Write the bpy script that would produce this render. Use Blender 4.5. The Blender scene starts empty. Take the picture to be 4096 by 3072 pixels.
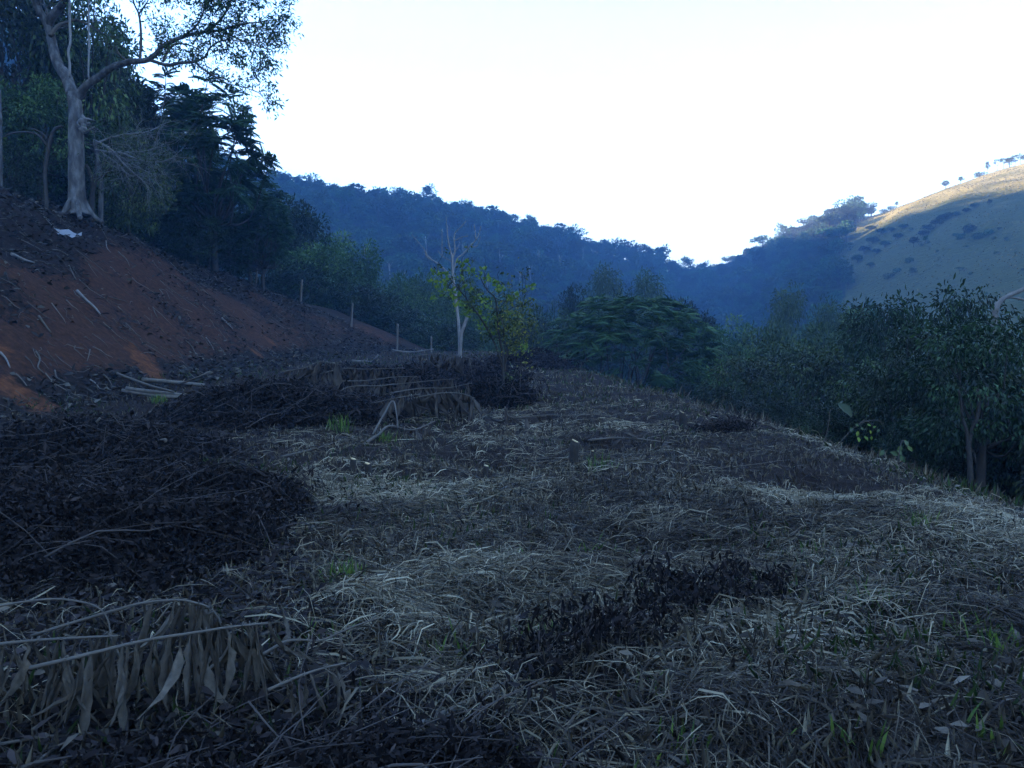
import bpy, math, numpy as np
from mathutils import Vector

scene = bpy.context.scene
C = scene.collection

# ------------------------------------------------------------------ camera, sky, sun, exposure
CAM_H = 1.6
PITCH = math.radians(-2.69)
FPX = 788.0                      # focal length in pixels of the 1024 px wide frame
cam_d = bpy.data.cameras.new('camera')
cam_d.sensor_fit = 'HORIZONTAL'
cam_d.sensor_width = 36.0
cam_d.lens = 36.0 * FPX / 1024.0
cam_d.clip_start = 0.05
cam_d.clip_end = 8000
cam = bpy.data.objects.new('camera', cam_d)
C.objects.link(cam)
cam.location = (0, 0, CAM_H)
cam.rotation_euler = (math.radians(90) + PITCH, 0, 0)
scene.camera = cam

SUN_AZ = math.radians(-72)       # direction to the sun, clockwise from +Y
SUN_EL = math.radians(11.0)
world = bpy.data.worlds.new('World')
scene.world = world
world.use_nodes = True
wt = world.node_tree
bg = wt.nodes['Background']
sky = wt.nodes.new('ShaderNodeTexSky')
sky.sky_type = 'NISHITA'
sky.sun_disc = False
sky.sun_elevation = SUN_EL
sky.sun_rotation = SUN_AZ
sky.altitude = 600
sky.air_density = 1.0
sky.dust_density = 1.2
sky.ozone_density = 6.0
wt.links.new(sky.outputs[0], bg.inputs[0])
bg.inputs[1].default_value = 0.074

sun_d = bpy.data.lights.new('sun', 'SUN')
sun_d.energy = 5.0
sun_d.angle = math.radians(0.5)
sun_d.color = (1.0, 0.80, 0.53)
sun = bpy.data.objects.new('sun', sun_d)
C.objects.link(sun)
sdir = Vector((math.sin(SUN_AZ) * math.cos(SUN_EL), math.cos(SUN_AZ) * math.cos(SUN_EL), math.sin(SUN_EL)))
sun.rotation_euler = sdir.to_track_quat('Z', 'Y').to_euler()
sun.location = (-60, 0, 120)

vs = scene.view_settings
vs.view_transform = 'Standard'
vs.look = 'None'
vs.gamma = 1.0
vs.use_curve_mapping = False
vs.exposure = 4.2
scene.render.engine = 'CYCLES'
cy = scene.cycles
cy.use_denoising = True
cy.max_bounces = 4
cy.diffuse_bounces = 2
cy.glossy_bounces = 1
cy.transmission_bounces = 2
cy.transparent_max_bounces = 4
cy.volume_bounces = 0

HAZE_DENSITY = 0.0011

# ------------------------------------------------------------------ small helpers
def P(u, v, d):
    """World point seen at pixel (u, v) of the 1024 x 768 frame, d metres away."""
    cp, sp = math.cos(PITCH), math.sin(PITCH)
    a, b = (u - 512.0) / FPX, -(v - 384.0) / FPX
    return np.array([d * a, d * (cp - b * sp), CAM_H + d * (sp + b * cp)])

def sstep(t):
    t = np.clip(t, 0, 1)
    return t * t * (3 - 2 * t)

def softplus(t):
    return np.logaddexp(0, t)

_rs = np.random.RandomState(7)
_lat = _rs.rand(256, 256)
def vnoise(x, y):
    xi = np.floor(x).astype(int); yi = np.floor(y).astype(int)
    fx = sstep(x - xi); fy = sstep(y - yi)
    a = _lat[xi % 256, yi % 256]; b = _lat[(xi + 1) % 256, yi % 256]
    c = _lat[xi % 256, (yi + 1) % 256]; d = _lat[(xi + 1) % 256, (yi + 1) % 256]
    return (a * (1 - fx) + b * fx) * (1 - fy) + (c * (1 - fx) + d * fx) * fy
def fbm(x, y, o=4):
    s = 0.0; a = 0.5
    for k in range(o):
        s = s + a * vnoise(x * 2 ** k + 17.3 * k, y * 2 ** k + 5.1 * k); a *= .5
    return s / (1 - .5 ** o)

def tag(o, label=None, cat=None, group=None, kind=None):
    if label: o['label'] = label
    if cat: o['category'] = cat
    if group: o['group'] = group
    if kind: o['kind'] = kind
    return o

def empty(name, loc=(0, 0, 0), label=None, cat=None, group=None):
    o = bpy.data.objects.new(name, None)
    o.empty_display_size = .2
    C.objects.link(o)
    o.location = loc
    return tag(o, label, cat, group)

class MB:
    """Collects vertices, faces (3 or 4 corners) and a per-vertex tint, builds ONE mesh object."""
    def __init__(s):
        s.v = []; s.f = {3: [], 4: []}; s.t = []; s.n = 0
    def add(s, v, f, tint=0.5):
        v = np.asarray(v, float).reshape(-1, 3); f = np.asarray(f, int)
        s.v.append(v)
        s.t.append(np.broadcast_to(np.asarray(tint, float), (len(v),)))
        s.f[f.shape[1]].append(f + s.n)
        s.n += len(v)
    def mesh(s, name, m, smooth=False):
        me = bpy.data.meshes.new(name)
        v = np.concatenate(s.v) if s.v else np.zeros((0, 3))
        lt, loops = [], []
        for k in (3, 4):
            if s.f[k]:
                a = np.concatenate(s.f[k]); loops.append(a.ravel()); lt.append(np.full(len(a), k))
        loops = np.concatenate(loops); lt = np.concatenate(lt)
        me.vertices.add(len(v)); me.vertices.foreach_set('co', v.ravel())
        me.loops.add(len(loops)); me.loops.foreach_set('vertex_index', loops.astype(np.int32))
        me.polygons.add(len(lt))
        ls = np.concatenate([[0], np.cumsum(lt)[:-1]]).astype(np.int32)
        me.polygons.foreach_set('loop_start', ls)
        me.polygons.foreach_set('loop_total', lt.astype(np.int32))
        if smooth: me.polygons.foreach_set('use_smooth', np.ones(len(lt), bool))
        at = me.attributes.new('tint', 'FLOAT', 'POINT')
        at.data.foreach_set('value', np.concatenate(s.t).astype(np.float32))
        me.update(calc_edges=True)
        if m is not None: me.materials.append(m)
        return me
    def build(s, name, m, parent=None, smooth=False):
        o = bpy.data.objects.new(name, s.mesh(name, m, smooth))
        C.objects.link(o)
        if parent is not None: o.parent = parent
        return o

def unit(a):
    a = np.asarray(a, float)
    return a / (np.linalg.norm(a, axis=-1, keepdims=True) + 1e-9)

def tube(mb, pts, rad, n=6, tint=.5, jit=0.0, rng=None):
    pts = np.asarray(pts, float); k = len(pts)
    rad = np.broadcast_to(np.asarray(rad, float), (k,))
    tg = np.gradient(pts, axis=0); tg = unit(tg)
    ref = np.array([0, 0, 1.0]) if abs(tg[:, 2]).mean() < .8 else np.array([1.0, 0, 0])
    a = unit(np.cross(tg, ref)); b = np.cross(tg, a)
    ang = np.arange(n) * 2 * math.pi / n
    r = rad[:, None] * np.ones((1, n))
    if jit and rng is not None: r = r * (1 + jit * rng.randn(k, n))
    ring = pts[:, None, :] + r[..., None] * (np.cos(ang)[None, :, None] * a[:, None, :] + np.sin(ang)[None, :, None] * b[:, None, :])
    v = ring.reshape(-1, 3)
    i = np.arange(k - 1)[:, None] * n + np.arange(n)[None, :]
    j = np.arange(k - 1)[:, None] * n + (np.arange(n)[None, :] + 1) % n
    f = np.stack([i, j, j + n, i + n], -1).reshape(-1, 4)
    v = np.vstack([v, pts[:1], pts[-1:]])
    mb.add(v, f, tint)
    base = mb.n - len(v)
    q = np.arange(n); q2 = (q + 1) % n
    caps = np.vstack([np.stack([np.full(n, k * n), q2, q], -1), np.stack([np.full(n, k * n + 1), q + (k - 1) * n, q2 + (k - 1) * n], -1)])
    mb.f[3].append(caps + base)

def spline(pts, m=4):
    """Catmull-Rom through the points, m samples a span."""
    p = np.asarray(pts, float)
    p = np.vstack([2 * p[0] - p[1], p, 2 * p[-1] - p[-2]])
    out = []
    for i in range(1, len(p) - 2):
        for t in np.arange(m) / m:
            a, b, c, d = p[i - 1], p[i], p[i + 1], p[i + 2]
            out.append(.5 * (2 * b + (c - a) * t + (2 * a - 5 * b + 4 * c - d) * t * t + (3 * b - a - 3 * c + d) * t ** 3))
    out.append(p[-2])
    return np.array(out)

def frames(d, up):
    """Rotation matrices (N,3,3): columns x (side), y (along d), z (roughly up)."""
    y = unit(d); x = unit(np.cross(y, up)); z = np.cross(x, y)
    return np.stack([x, y, z], -1)

def scatter(mb, tv, tf, pos, d, up, scale, tint):
    """Copies a template (tv, tf) to every pos, y along d; all joined into the collector."""
    R = frames(d, up)
    N, k = len(pos), len(tv)
    sc = np.asarray(scale, float)
    if sc.ndim == 1: sc = np.repeat(sc[:, None], 3, 1)
    V = np.einsum('nij,nkj->nki', R, tv[None] * sc[:, None, :]) + pos[:, None, :]
    F = (np.asarray(tf)[None] + (np.arange(N) * k)[:, None, None]).reshape(-1, len(tf[0]))
    mb.add(V.reshape(-1, 3), F, np.repeat(np.broadcast_to(tint, (N,)), k))

def rand_dirs(rng, n):
    return unit(rng.randn(n, 3))

# leaf templates, unit length along y
LEAF2_V = np.array([[0, 0, 0], [.5, .45, .12], [0, 1, -.05], [-.5, .45, .12]])
LEAF2_F = [[0, 1, 2], [0, 2, 3]]
LEAF6_V = np.array([[0, 0, 0], [.36, .25, .10], [.5, .52, .14], [.3, .8, .06], [0, 1, -.10], [-.3, .8, .06], [-.5, .52, .14], [-.36, .25, .10], [0, .5, 0]])
LEAF6_F = [[0, 1, 8], [1, 2, 8], [2, 3, 8], [3, 4, 8], [4, 5, 8], [5, 6, 8], [6, 7, 8], [7, 0, 8]]
CURL_V = np.array([[-.2, 0, 0], [.2, 0, 0], [-.5, .5, .28], [.5, .5, .06], [-.08, 1, .0], [.08, 1, .12]])
CURL_F = [[0, 1, 3, 2], [2, 3, 5, 4]]

# ------------------------------------------------------------------ materials
def mat(name, ramp=None, rough=.8, trans=0.0, spec=.15, noise=None, bump=0.0, bump_scale=30.0, tint_attr=True, objvar=0.0):
    """Ramp over the per-vertex tint (mixed with noise), optional translucency and bump."""
    m = bpy.data.materials.new(name); m.use_nodes = True
    nt = m.node_tree; N = nt.nodes; L = nt.links
    b = N['Principled BSDF']
    b.inputs['Roughness'].default_value = rough
    b.inputs['Specular IOR Level'].default_value = spec
    fac = None
    if tint_attr:
        at = N.new('ShaderNodeAttribute'); at.attribute_name = 'tint'; fac = at.outputs['Fac']
    if noise:
        tc = N.new('ShaderNodeTexCoord')
        nz = N.new('ShaderNodeTexNoise'); nz.inputs['Scale'].default_value = noise[0]; nz.inputs['Detail'].default_value = 6
        if len(noise) > 2:
            mp = N.new('ShaderNodeMapping'); mp.inputs['Scale'].default_value = noise[2]
            L.new(tc.outputs['Object'], mp.inputs[0]); L.new(mp.outputs[0], nz.inputs['Vector'])
        else:
            L.new(tc.outputs['Object'], nz.inputs['Vector'])
        ma = N.new('ShaderNodeMath'); ma.operation = 'MULTIPLY_ADD'
        sub = N.new('ShaderNodeMath'); sub.operation = 'SUBTRACT'; sub.inputs[1].default_value = .5
        L.new(nz.outputs['Fac'], sub.inputs[0]); L.new(sub.outputs[0], ma.inputs[0]); ma.inputs[1].default_value = noise[1]
        if fac is not None: L.new(fac, ma.inputs[2])
        else: ma.inputs[2].default_value = .5
        fac = ma.outputs[0]
    cr = N.new('ShaderNodeValToRGB')
    els = cr.color_ramp.elements
    while len(els) < len(ramp): els.new(.5)
    for e, (p, c) in zip(els, ramp):
        e.position = p; e.color = (*c, 1)
    if fac is not None: L.new(fac, cr.inputs[0])
    col = cr.outputs[0]
    if objvar:
        oi = N.new('ShaderNodeObjectInfo')
        hs = N.new('ShaderNodeHueSaturation')
        mr = N.new('ShaderNodeMapRange'); mr.inputs['To Min'].default_value = 1 - objvar; mr.inputs['To Max'].default_value = 1 + objvar
        L.new(oi.outputs['Random'], mr.inputs[0]); L.new(mr.outputs[0], hs.inputs['Value'])
        mr2 = N.new('ShaderNodeMapRange'); mr2.inputs['To Min'].default_value = .5 - .12 * objvar; mr2.inputs['To Max'].default_value = .5 + .12 * objvar
        L.new(oi.outputs['Random'], mr2.inputs[0]); L.new(mr2.outputs[0], hs.inputs['Hue'])
        L.new(col, hs.inputs['Color']); col = hs.outputs[0]
    L.new(col, b.inputs['Base Color'])
    if bump:
        tc2 = N.new('ShaderNodeTexCoord'); n2 = N.new('ShaderNodeTexNoise')
        n2.inputs['Scale'].default_value = bump_scale; n2.inputs['Detail'].default_value = 5
        L.new(tc2.outputs['Object'], n2.inputs['Vector'])
        bp = N.new('ShaderNodeBump'); bp.inputs['Strength'].default_value = bump; bp.inputs['Distance'].default_value = 1.0 / bump_scale
        L.new(n2.outputs['Fac'], bp.inputs['Height']); L.new(bp.outputs[0], b.inputs['Normal'])
    if trans:
        tr = N.new('ShaderNodeBsdfTranslucent'); L.new(col, tr.inputs[0])
        mx = N.new('ShaderNodeMixShader'); mx.inputs[0].default_value = trans
        L.new(b.outputs[0], mx.inputs[1]); L.new(tr.outputs[0], mx.inputs[2])
        L.new(mx.outputs[0], N['Material Output'].inputs[0])
    return m

M = {}
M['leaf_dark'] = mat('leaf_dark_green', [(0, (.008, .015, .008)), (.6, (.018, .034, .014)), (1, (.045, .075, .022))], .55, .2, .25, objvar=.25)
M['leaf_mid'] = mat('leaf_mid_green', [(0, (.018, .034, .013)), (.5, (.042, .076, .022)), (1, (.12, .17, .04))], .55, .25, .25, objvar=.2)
M['leaf_near'] = mat('leaf_near_edge', [(0, (.008, .014, .007)), (.5, (.020, .034, .012)), (1, (.07, .10, .025))], .5, .22, .3, objvar=.2)
M['leaf_feather'] = mat('leaf_feathery', [(0, (.012, .026, .012)), (.6, (.028, .06, .022)), (1, (.06, .11, .035))], .6, .25, .2, objvar=.15)
M['leaf_pale'] = mat('leaf_pale_green', [(0, (.045, .07, .03)), (1, (.13, .18, .08))], .6, .25, .2, objvar=.1)
M['leaf_bright'] = mat('leaf_young_bright', [(0, (.07, .13, .02)), (.6, (.13, .21, .03)), (1, (.24, .29, .04))], .5, .4, .3)
M['leaf_far'] = mat('leaf_far_forest', [(0, (.018, .032, .014)), (1, (.085, .12, .045))], .8, .15, .05, objvar=.55)
M['bark'] = mat('bark_grey', [(0, (.022, .020, .018)), (.45, (.075, .070, .064)), (1, (.22, .21, .195))], .9, 0, .1, noise=(5, 1.6, (1, 1, .35)), bump=.7, bump_scale=14)
M['bark_dark'] = mat('bark_dark', [(0, (.02, .0175, .015)), (1, (.075, .066, .056))], .9, 0, .1, noise=(8, 1.0), bump=.4)
M['bark_pale'] = mat('bark_pale_dead', [(0, (.08, .072, .062)), (1, (.26, .24, .215))], .85, 0, .1, noise=(6, 1.0), bump=.3)
M['twig'] = mat('twig_grey', [(0, (.04, .034, .028)), (1, (.15, .13, .105))], .9, 0, .1, noise=(9, .8))
M['wood_cut'] = mat('fresh_cut_wood', [(0, (.45, .30, .14)), (1, (.62, .47, .26))], .8, 0, .1, noise=(40, .8))
M['bank_litter'] = mat('bank_leaf_litter', [(0, (.008, .008, .007)), (.7, (.028, .025, .021)), (1, (.10, .09, .07))], .8, .05, .1)
M['straw'] = mat('dry_straw', [(0, (.026, .020, .015)), (.3, (.085, .068, .044)), (.65, (.220, .184, .115)), (1, (.40, .345, .225))], .75, .12, .2)
M['grass'] = mat('green_grass', [(0, (.03, .055, .012)), (.6, (.07, .12, .022)), (1, (.15, .21, .04))], .6, .35, .2)
M['dead_leaf'] = mat('dead_dark_leaf', [(0, (.006, .005, .0055)), (.6, (.015, .012, .012)), (1, (.048, .037, .033))], .8, .05, .1)
M['dry_leaf'] = mat('dry_brown_leaf', [(0, (.025, .02, .015)), (.55, (.085, .07, .052)), (1, (.20, .165, .12))], .8, .1, .15, noise=(14, .5), bump=.35, bump_scale=50)
M['post'] = mat('weathered_post', [(0, (.05, .044, .036)), (1, (.19, .165, .135))], .9, 0, .1, noise=(9, 1.0, (1, 1, .2)), bump=.4)
M['plastic'] = mat('white_plastic', [(0, (.16, .17, .18)), (1, (.32, .32, .32))], .4, .2, .4, noise=(8, .6))

def ground_material(name, kind):
    m = bpy.data.materials.new(name); m.use_nodes = True
    nt = m.node_tree; N = nt.nodes; L = nt.links
    b = N['Principled BSDF']; b.inputs['Roughness'].default_value = .95; b.inputs['Specular IOR Level'].default_value = .05
    tc = N.new('ShaderNodeTexCoord')
    def noise(s, det=8, sc=None, rough=.6):
        n = N.new('ShaderNodeTexNoise'); n.inputs['Scale'].default_value = s; n.inputs['Detail'].default_value = det; n.inputs['Roughness'].default_value = rough
        if sc:
            mp = N.new('ShaderNodeMapping'); mp.inputs['Scale'].default_value = sc
            L.new(tc.outputs['Object'], mp.inputs[0]); L.new(mp.outputs[0], n.inputs['Vector'])
        else: L.new(tc.outputs['Object'], n.inputs['Vector'])
        return n.outputs['Fac']
    def ramp(f, els):
        r = N.new('ShaderNodeValToRGB'); e = r.color_ramp.elements
        while len(e) < len(els): e.new(.5)
        for q, (p, c) in zip(e, els): q.position = p; q.color = (*c, 1)
        L.new(f, r.inputs[0]); return r.outputs[0]
    def mix(f, a, c):
        x = N.new('ShaderNodeMix'); x.data_type = 'RGBA'
        L.new(f, x.inputs['Factor']); L.new(a, x.inputs[6]); L.new(c, x.inputs[7]); return x.outputs[2]
    def bw(a): return ((a,) * 3)
    def attr(n):
        a = N.new('ShaderNodeAttribute'); a.attribute_name = n; return a.outputs['Fac']
    def math2(op, a, c):
        x = N.new('ShaderNodeMath'); x.operation = op
        for i, q in enumerate((a, c)):
            if isinstance(q, (int, float)): x.inputs[i].default_value = q
            else: L.new(q, x.inputs[i])
        return x.outputs[0]
    fine = noise(60, 6); med = noise(6, 8); big = noise(.7, 6)
    if kind == 'near':
        litter = ramp(math2('ADD', math2('MULTIPLY', fine, .6), math2('MULTIPLY', med, .4)),
                      [(.3, (.008, .0055, .005)), (.5, (.020, .0145, .0125)), (.7, (.05, .038, .032))])
        red = ramp(math2('ADD', math2('MULTIPLY', med, .7), math2('MULTIPLY', noise(25, 6), .3)),
                   [(.25, (.020, .0105, .0075)), (.5, (.052, .024, .0145)), (.75, (.105, .045, .025))])
        orange = ramp(med, [(.3, (.10, .036, .015)), (.7, (.17, .062, .024))])
        soil = attr('soil')        # 0 litter ... 1 bare red soil
        op = attr('fresh')         # freshly slipped orange soil
        k = math2('ADD', soil, math2('MULTIPLY', math2('SUBTRACT', med, .5), 1.3))
        k = math2('ADD', k, math2('MULTIPLY', math2('SUBTRACT', fine, .5), .8))
        kf = ramp(k, [(.42, bw(0)), (.62, bw(1))])
        c = mix(kf, litter, red)
        o2 = math2('ADD', op, math2('MULTIPLY', math2('SUBTRACT', noise(3, 8), .5), .9))
        c = mix(ramp(o2, [(.38, bw(0)), (.75, bw(1))]), c, orange)
        L.new(c, b.inputs['Base Color'])
        h = math2('ADD', math2('MULTIPLY', fine, .35), med)
        dist = .12
    elif kind == 'pasture':
        dry = ramp(noise(.9, 10, None, .75), [(.3, (.10, .074, .028)), (.5, (.26, .205, .08)), (.7, (.47, .38, .165))])  # dry grass, colour raised further to brighten the sunlit crest
        green = ramp(noise(.5, 9, None, .7), [(.3, (.030, .036, .010)), (.7, (.080, .085, .024))])
        g = attr('soil')
        k = math2('ADD', g, math2('MULTIPLY', math2('SUBTRACT', noise(.03, 6), .5), 1.2))
        c = mix(ramp(k, [(.35, bw(0)), (.7, bw(1))]), dry, green)
        L.new(c, b.inputs['Base Color'])
        h = noise(.6, 8); dist = 1.2
    else:
        c = ramp(noise(.4, 8), [(.3, (.010, .014, .007)), (.7, (.035, .045, .02))])
        L.new(c, b.inputs['Base Color'])
        h = noise(.8, 6); dist = .8
    bp = N.new('ShaderNodeBump'); bp.inputs['Strength'].default_value = .9; bp.inputs['Distance'].default_value = dist
    L.new(h, bp.inputs['Height']); L.new(bp.outputs[0], b.inputs['Normal'])
    return m
# ------------------------------------------------------------------ terrain
FLOOR = -9.0
def toe_x(y):  return np.interp(y, [-60, 0, 18, 34, 44, 50, 54, 60, 70], [-9.5, -10, -10.4, -11, -10.2, -8.6, -6.8, -4.5, -3])
def edge_x(y): return np.interp(y, [-40, 9, 19, 29, 38, 46, 54, 70], [6.0, 5.9, 6.0, 5.1, 3.6, 2.0, .2, -3])
def field_z(x, y):
    z = np.interp(y, [-1500, -60, -5, 10, 20, 30, 40, 50, 55, 60, 75, 110, 200, 3000],
                  [-8, -4, 0, 0, .05, .3, .7, 1.1, 1.3, .6, -3, -7, -9, -9])
    s = x - edge_x(y)
    near = 1 - sstep((np.abs(y) - 60) / 60)
    z = z - .62 * softplus(s * 1.6) / 1.6 * near
    z = FLOOR + softplus((z - FLOOR) * 1.2) / 1.2
    return z
def bank_z(x, y):
    s = toe_x(y) - x
    k = np.interp(y, [-60, 0, 36, 48, 54, 62], [.8, .85, .86, .62, .46, .42])
    sp = softplus(s * 1.8) / 1.8
    h = k * np.where(sp < 7.2, sp, 7.2 + 2.6 * (1 - np.exp(-(sp - 7.2) / 2.6)) * .8 + .05 * (sp - 7.2))
    return h * (1 - .55 * sstep((y - 58) / 40))
TH  = [-180, -150, -120, -90, -60, -42, -38.5, -35, -28, -22, -19, -16.9, -13.4, -10.2, -5.2, -.2, 3.1, 6.5, 9.8, 12.4, 14.6, 16.2, 19.2, 22.2, 25.0, 26.4, 29.0, 31.5, 33, 38, 50, 75, 110, 150, 180]
ZR  = [20, 50, 150, 166, 160, 156, 143, 134, 128, 99, 93, 88, 85, 81, 78, 73, 67, 60, 54, 47, 50, 59, 67, 73, 76, 80, 87, 93, 95, 102, 110, 110, 90, 40, 20]
R1  = [500, 450, 340, 330, 370, 400, 405, 415, 440, 460, 475, 480, 480, 480, 480, 490, 500, 515, 535, 560, 600, 590, 540, 500, 490, 490, 495, 500, 500, 480, 440, 380, 380, 450, 500]
Z2  = [0, 176, 200, 197, 194, 187, 184, 176, 0]
R0  = [120, 100, 30, 26, 40, 65, 75, 85, 110, 140, 150, 155, 160, 170, 180, 190, 200, 210, 225, 240, 260, 250, 210, 170, 140, 125, 105, 95, 90, 80, 70, 70, 90, 120, 120]
def hill_par(th):
    return np.interp(th, TH, ZR), np.interp(th, TH, R1), np.interp(th, TH, R0)
def hill_z(x, y):
    th = np.degrees(np.arctan2(x, y)); r = np.hypot(x, y)
    z1, r1, r0 = hill_par(th)
    t = (r - r0) / (r1 - r0)
    tc = np.clip(t, 0, None)
    g = np.where(tc < 1, .45 * tc + .55 * sstep(tc), 1 - .35 * sstep((tc - 1) / .9))
    h = (z1 - FLOOR) * g
    rough = (fbm(x * .014, y * .014, 4) - .5) * 34 * np.clip(tc * 1.3, 0, 1) * np.clip((1.25 - tc) * 2, 0, 1) * np.clip(1.2 - tc, .12, 1)
    h = h + rough * (th > -120) * (th < 120)
    # unseen higher spur added behind the trees, sunward, to shade the right slope
    z2 = np.interp(th, [-110, -95, -60, -38, -36.5, -35.5, -34, -30.5, -28.5], Z2)
    h2 = (z2 - FLOOR) * sstep((r - 500) / 370) * (1 - .4 * sstep((r - 880) / 500)) * (z2 > 1)
    return np.maximum(h, h2)
def H(x, y):
    x = np.asarray(x, float); y = np.asarray(y, float)
    r = np.hypot(x, y)
    near = np.exp(-(r / 60.0) ** 2)
    b = (fbm(x * .55 + 40, y * .55, 3) - .5) * .34 + (fbm(x * 2.2, y * 2.2 + 9, 3) - .5) * .14
    sb = np.clip(toe_x(y) - x, 0, 8) / 8
    b = b + sb * ((fbm(x * .35 + 7, y * .35, 4) - .5) * 1.5 + (fbm(x * 1.7 + 3, y * 1.3, 3) - .5) * .35 + (fbm(x * .22 + 9, y * 1.1 + x * .35, 3) - .5) * .55)
    # the strip right under the camera stays level
    return field_z(x, y) + bank_z(x, y) + hill_z(x, y) + b * near

def polar_grid():
    th = np.concatenate([np.linspace(-180, -60, 90, endpoint=False), np.linspace(-60, -36, 50, endpoint=False), np.linspace(-36, 36, 350, endpoint=False),
                         np.linspace(36, 60, 50, endpoint=False), np.linspace(60, 180, 90)])
    r = np.concatenate([np.geomspace(.4, 70, 300, endpoint=False), np.geomspace(70, 320, 60, endpoint=False), np.geomspace(320, 620, 90, endpoint=False), np.geomspace(620, 2600, 26)])
    return np.radians(th), r
TH_G, R_G = polar_grid()
TT, RR = np.meshgrid(TH_G, R_G, indexing='ij')
GX, GY = RR * np.sin(TT), RR * np.cos(TT)
GZ = H(GX, GY)

def pasture_mask(x, y):
    th = np.degrees(np.arctan2(x, y)); r = np.hypot(x, y)
    z1, r1, r0 = hill_par(th)
    t = (r - r0) / (r1 - r0)
    lim = np.interp(t, [0, .3, .55, .75, .95, 1.1], [23.2, 22.6, 22.8, 24.4, 24.6, 24.2]) + (fbm(x * .02, y * .02 + 3, 4) - .5) * 3.0
    return (th > lim) & (th < 100) & (t > .02)

def on_ground(u, v):
    d = np.geomspace(3, 75, 1500)
    a, b = (u - 512) / FPX, -(v - 384) / FPX
    cp, sp = math.cos(PITCH), math.sin(PITCH)
    x, y, z = d * a, d * (cp - b * sp), CAM_H + d * (sp + b * cp)
    k = np.argmax(z < H(x, y))
    return x[k], y[k]
SLIP = {q: on_ground(*q) for q in [(140, 356), (148, 366), (155, 376), (131, 341), (4, 384), (20, 395), (36, 405), (44, 410), (270, 340), (255, 352), (2, 350)]}
def soil_attr(x, y):
    """bare red soil share (0..1) and fresh orange slips (0..1)."""
    s = toe_x(y) - x
    n = fbm(x * .25 + 3, y * .25, 4)
    k = sstep((s - .2) / 1.2) * (1 - .8 * sstep((s - 4.6 - 5.0 * (n - .5)) / 1.6))
    k = k * (.60 + 1.1 * (fbm(x * .5 + 13, y * .5 + 4, 4) - .42))
    k = k * (1 - .35 * sstep((y - 40) / 10))
    pin = P(300, 603, 5.0); 
    k = np.maximum(k, .75 * np.exp(-(((x + 1.45) / .45) ** 2 + ((y - 4.55) / .42) ** 2)))
    f = np.zeros_like(x)
    for (u, v, w) in [(140, 356, .55), (148, 366, .6), (155, 376, .5), (131, 341, .25), (4, 384, .5), (20, 395, .55), (36, 405, .5), (44, 410, .4), (270, 340, .5), (255, 352, .5), (2, 350, .3)]:
        p = SLIP[(u, v)]
        f = np.maximum(f, .72 * np.exp(-(((x - p[0]) / w) ** 2 + ((y - p[1]) / (w * 1.5)) ** 2)))
    return np.clip(k, 0, 1), f

def terrain_object(name, sel, m, kind):
    nt, nr = GX.shape
    idx = np.arange(nt * nr).reshape(nt, nr)
    q = np.stack([idx[:-1, :-1], idx[1:, :-1], idx[1:, 1:], idx[:-1, 1:]], -1)[sel]
    q = q[:, ::-1] if False else q
    used, inv = np.unique(q, return_inverse=True)
    inv = inv.reshape(q.shape)
    v = np.stack([GX.ravel()[used], GY.ravel()[used], GZ.ravel()[used]], -1)
    mb = MB(); mb.add(v, inv[:, ::-1], .5)
    o = mb.build(name, m, None, True)
    soil, fresh = soil_attr(v[:, 0], v[:, 1])
    if kind == 'pasture':
        r = np.hypot(v[:, 0], v[:, 1])
        soil = np.clip(1.5 - (v[:, 2] + 9) / 72, 0, 1)  # greener low down, paler towards the crest, partly as painted sunlight
        fresh = fresh * 0
    for n, a in (('soil', soil), ('fresh', fresh)):
        at = o.data.attributes.new(n, 'FLOAT', 'POINT'); at.data.foreach_set('value', a.astype(np.float32))
    return tag(o, kind='structure')

cx = (GX[:-1, :-1] + GX[1:, 1:]) / 2; cyy = (GY[:-1, :-1] + GY[1:, 1:]) / 2
thc = np.degrees(np.arctan2(cx, cyy)); rc = np.hypot(cx, cyy)
z1c, r1c, r0c = hill_par(thc)
sel_past = pasture_mask(cx, cyy)
sel_bank = (toe_x(cyy) - cx > .0) & (cyy < 62) & (rc < 64) & (cyy > -40) & ~sel_past
sel_wood = (rc > r0c) & ~sel_past & ~sel_bank
sel_grd = ~(sel_past | sel_bank | sel_wood)
G_NEAR = ground_material('ground_litter_and_red_soil', 'near')
G_PAST = ground_material('pasture_grass', 'pasture')
G_WOOD = ground_material('forest_floor', 'wood')
ground = terrain_object('ground', sel_grd, G_NEAR, 'near')
bank = terrain_object('earth_bank', sel_bank, G_NEAR, 'near')
wooded_hill = terrain_object('wooded_hill', sel_wood, G_WOOD, 'wood')
pasture_hill = terrain_object('pasture_hill', sel_past, G_PAST, 'pasture')

# haze: one even box round everything
def haze_box():
    x, y0, y1, z0, z1 = 2650, -2650, 2650, float(GZ.min()) - 1.0, float(GZ.max()) + 26
    v = [(-x, y0, z0), (x, y0, z0), (x, y1, z0), (-x, y1, z0), (-x, y0, z1), (x, y0, z1), (x, y1, z1), (-x, y1, z1)]
    f = [(0, 3, 2, 1), (4, 5, 6, 7), (0, 1, 5, 4), (1, 2, 6, 5), (2, 3, 7, 6), (3, 0, 4, 7)]
    m = bpy.data.materials.new('haze_air'); m.use_nodes = True
    N = m.node_tree.nodes; N.remove(N['Principled BSDF'])
    pv = N.new('ShaderNodeVolumePrincipled')
    pv.inputs['Color'].default_value = (.50, .72, 1.0, 1)
    pv.inputs['Density'].default_value = HAZE_DENSITY
    pv.inputs['Anisotropy'].default_value = .0
    m.node_tree.links.new(pv.outputs[0], N['Material Output'].inputs['Volume'])
    mb = MB(); mb.add(v, f)
    tag(mb.build('haze', m), kind='stuff')
haze_box()
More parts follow.
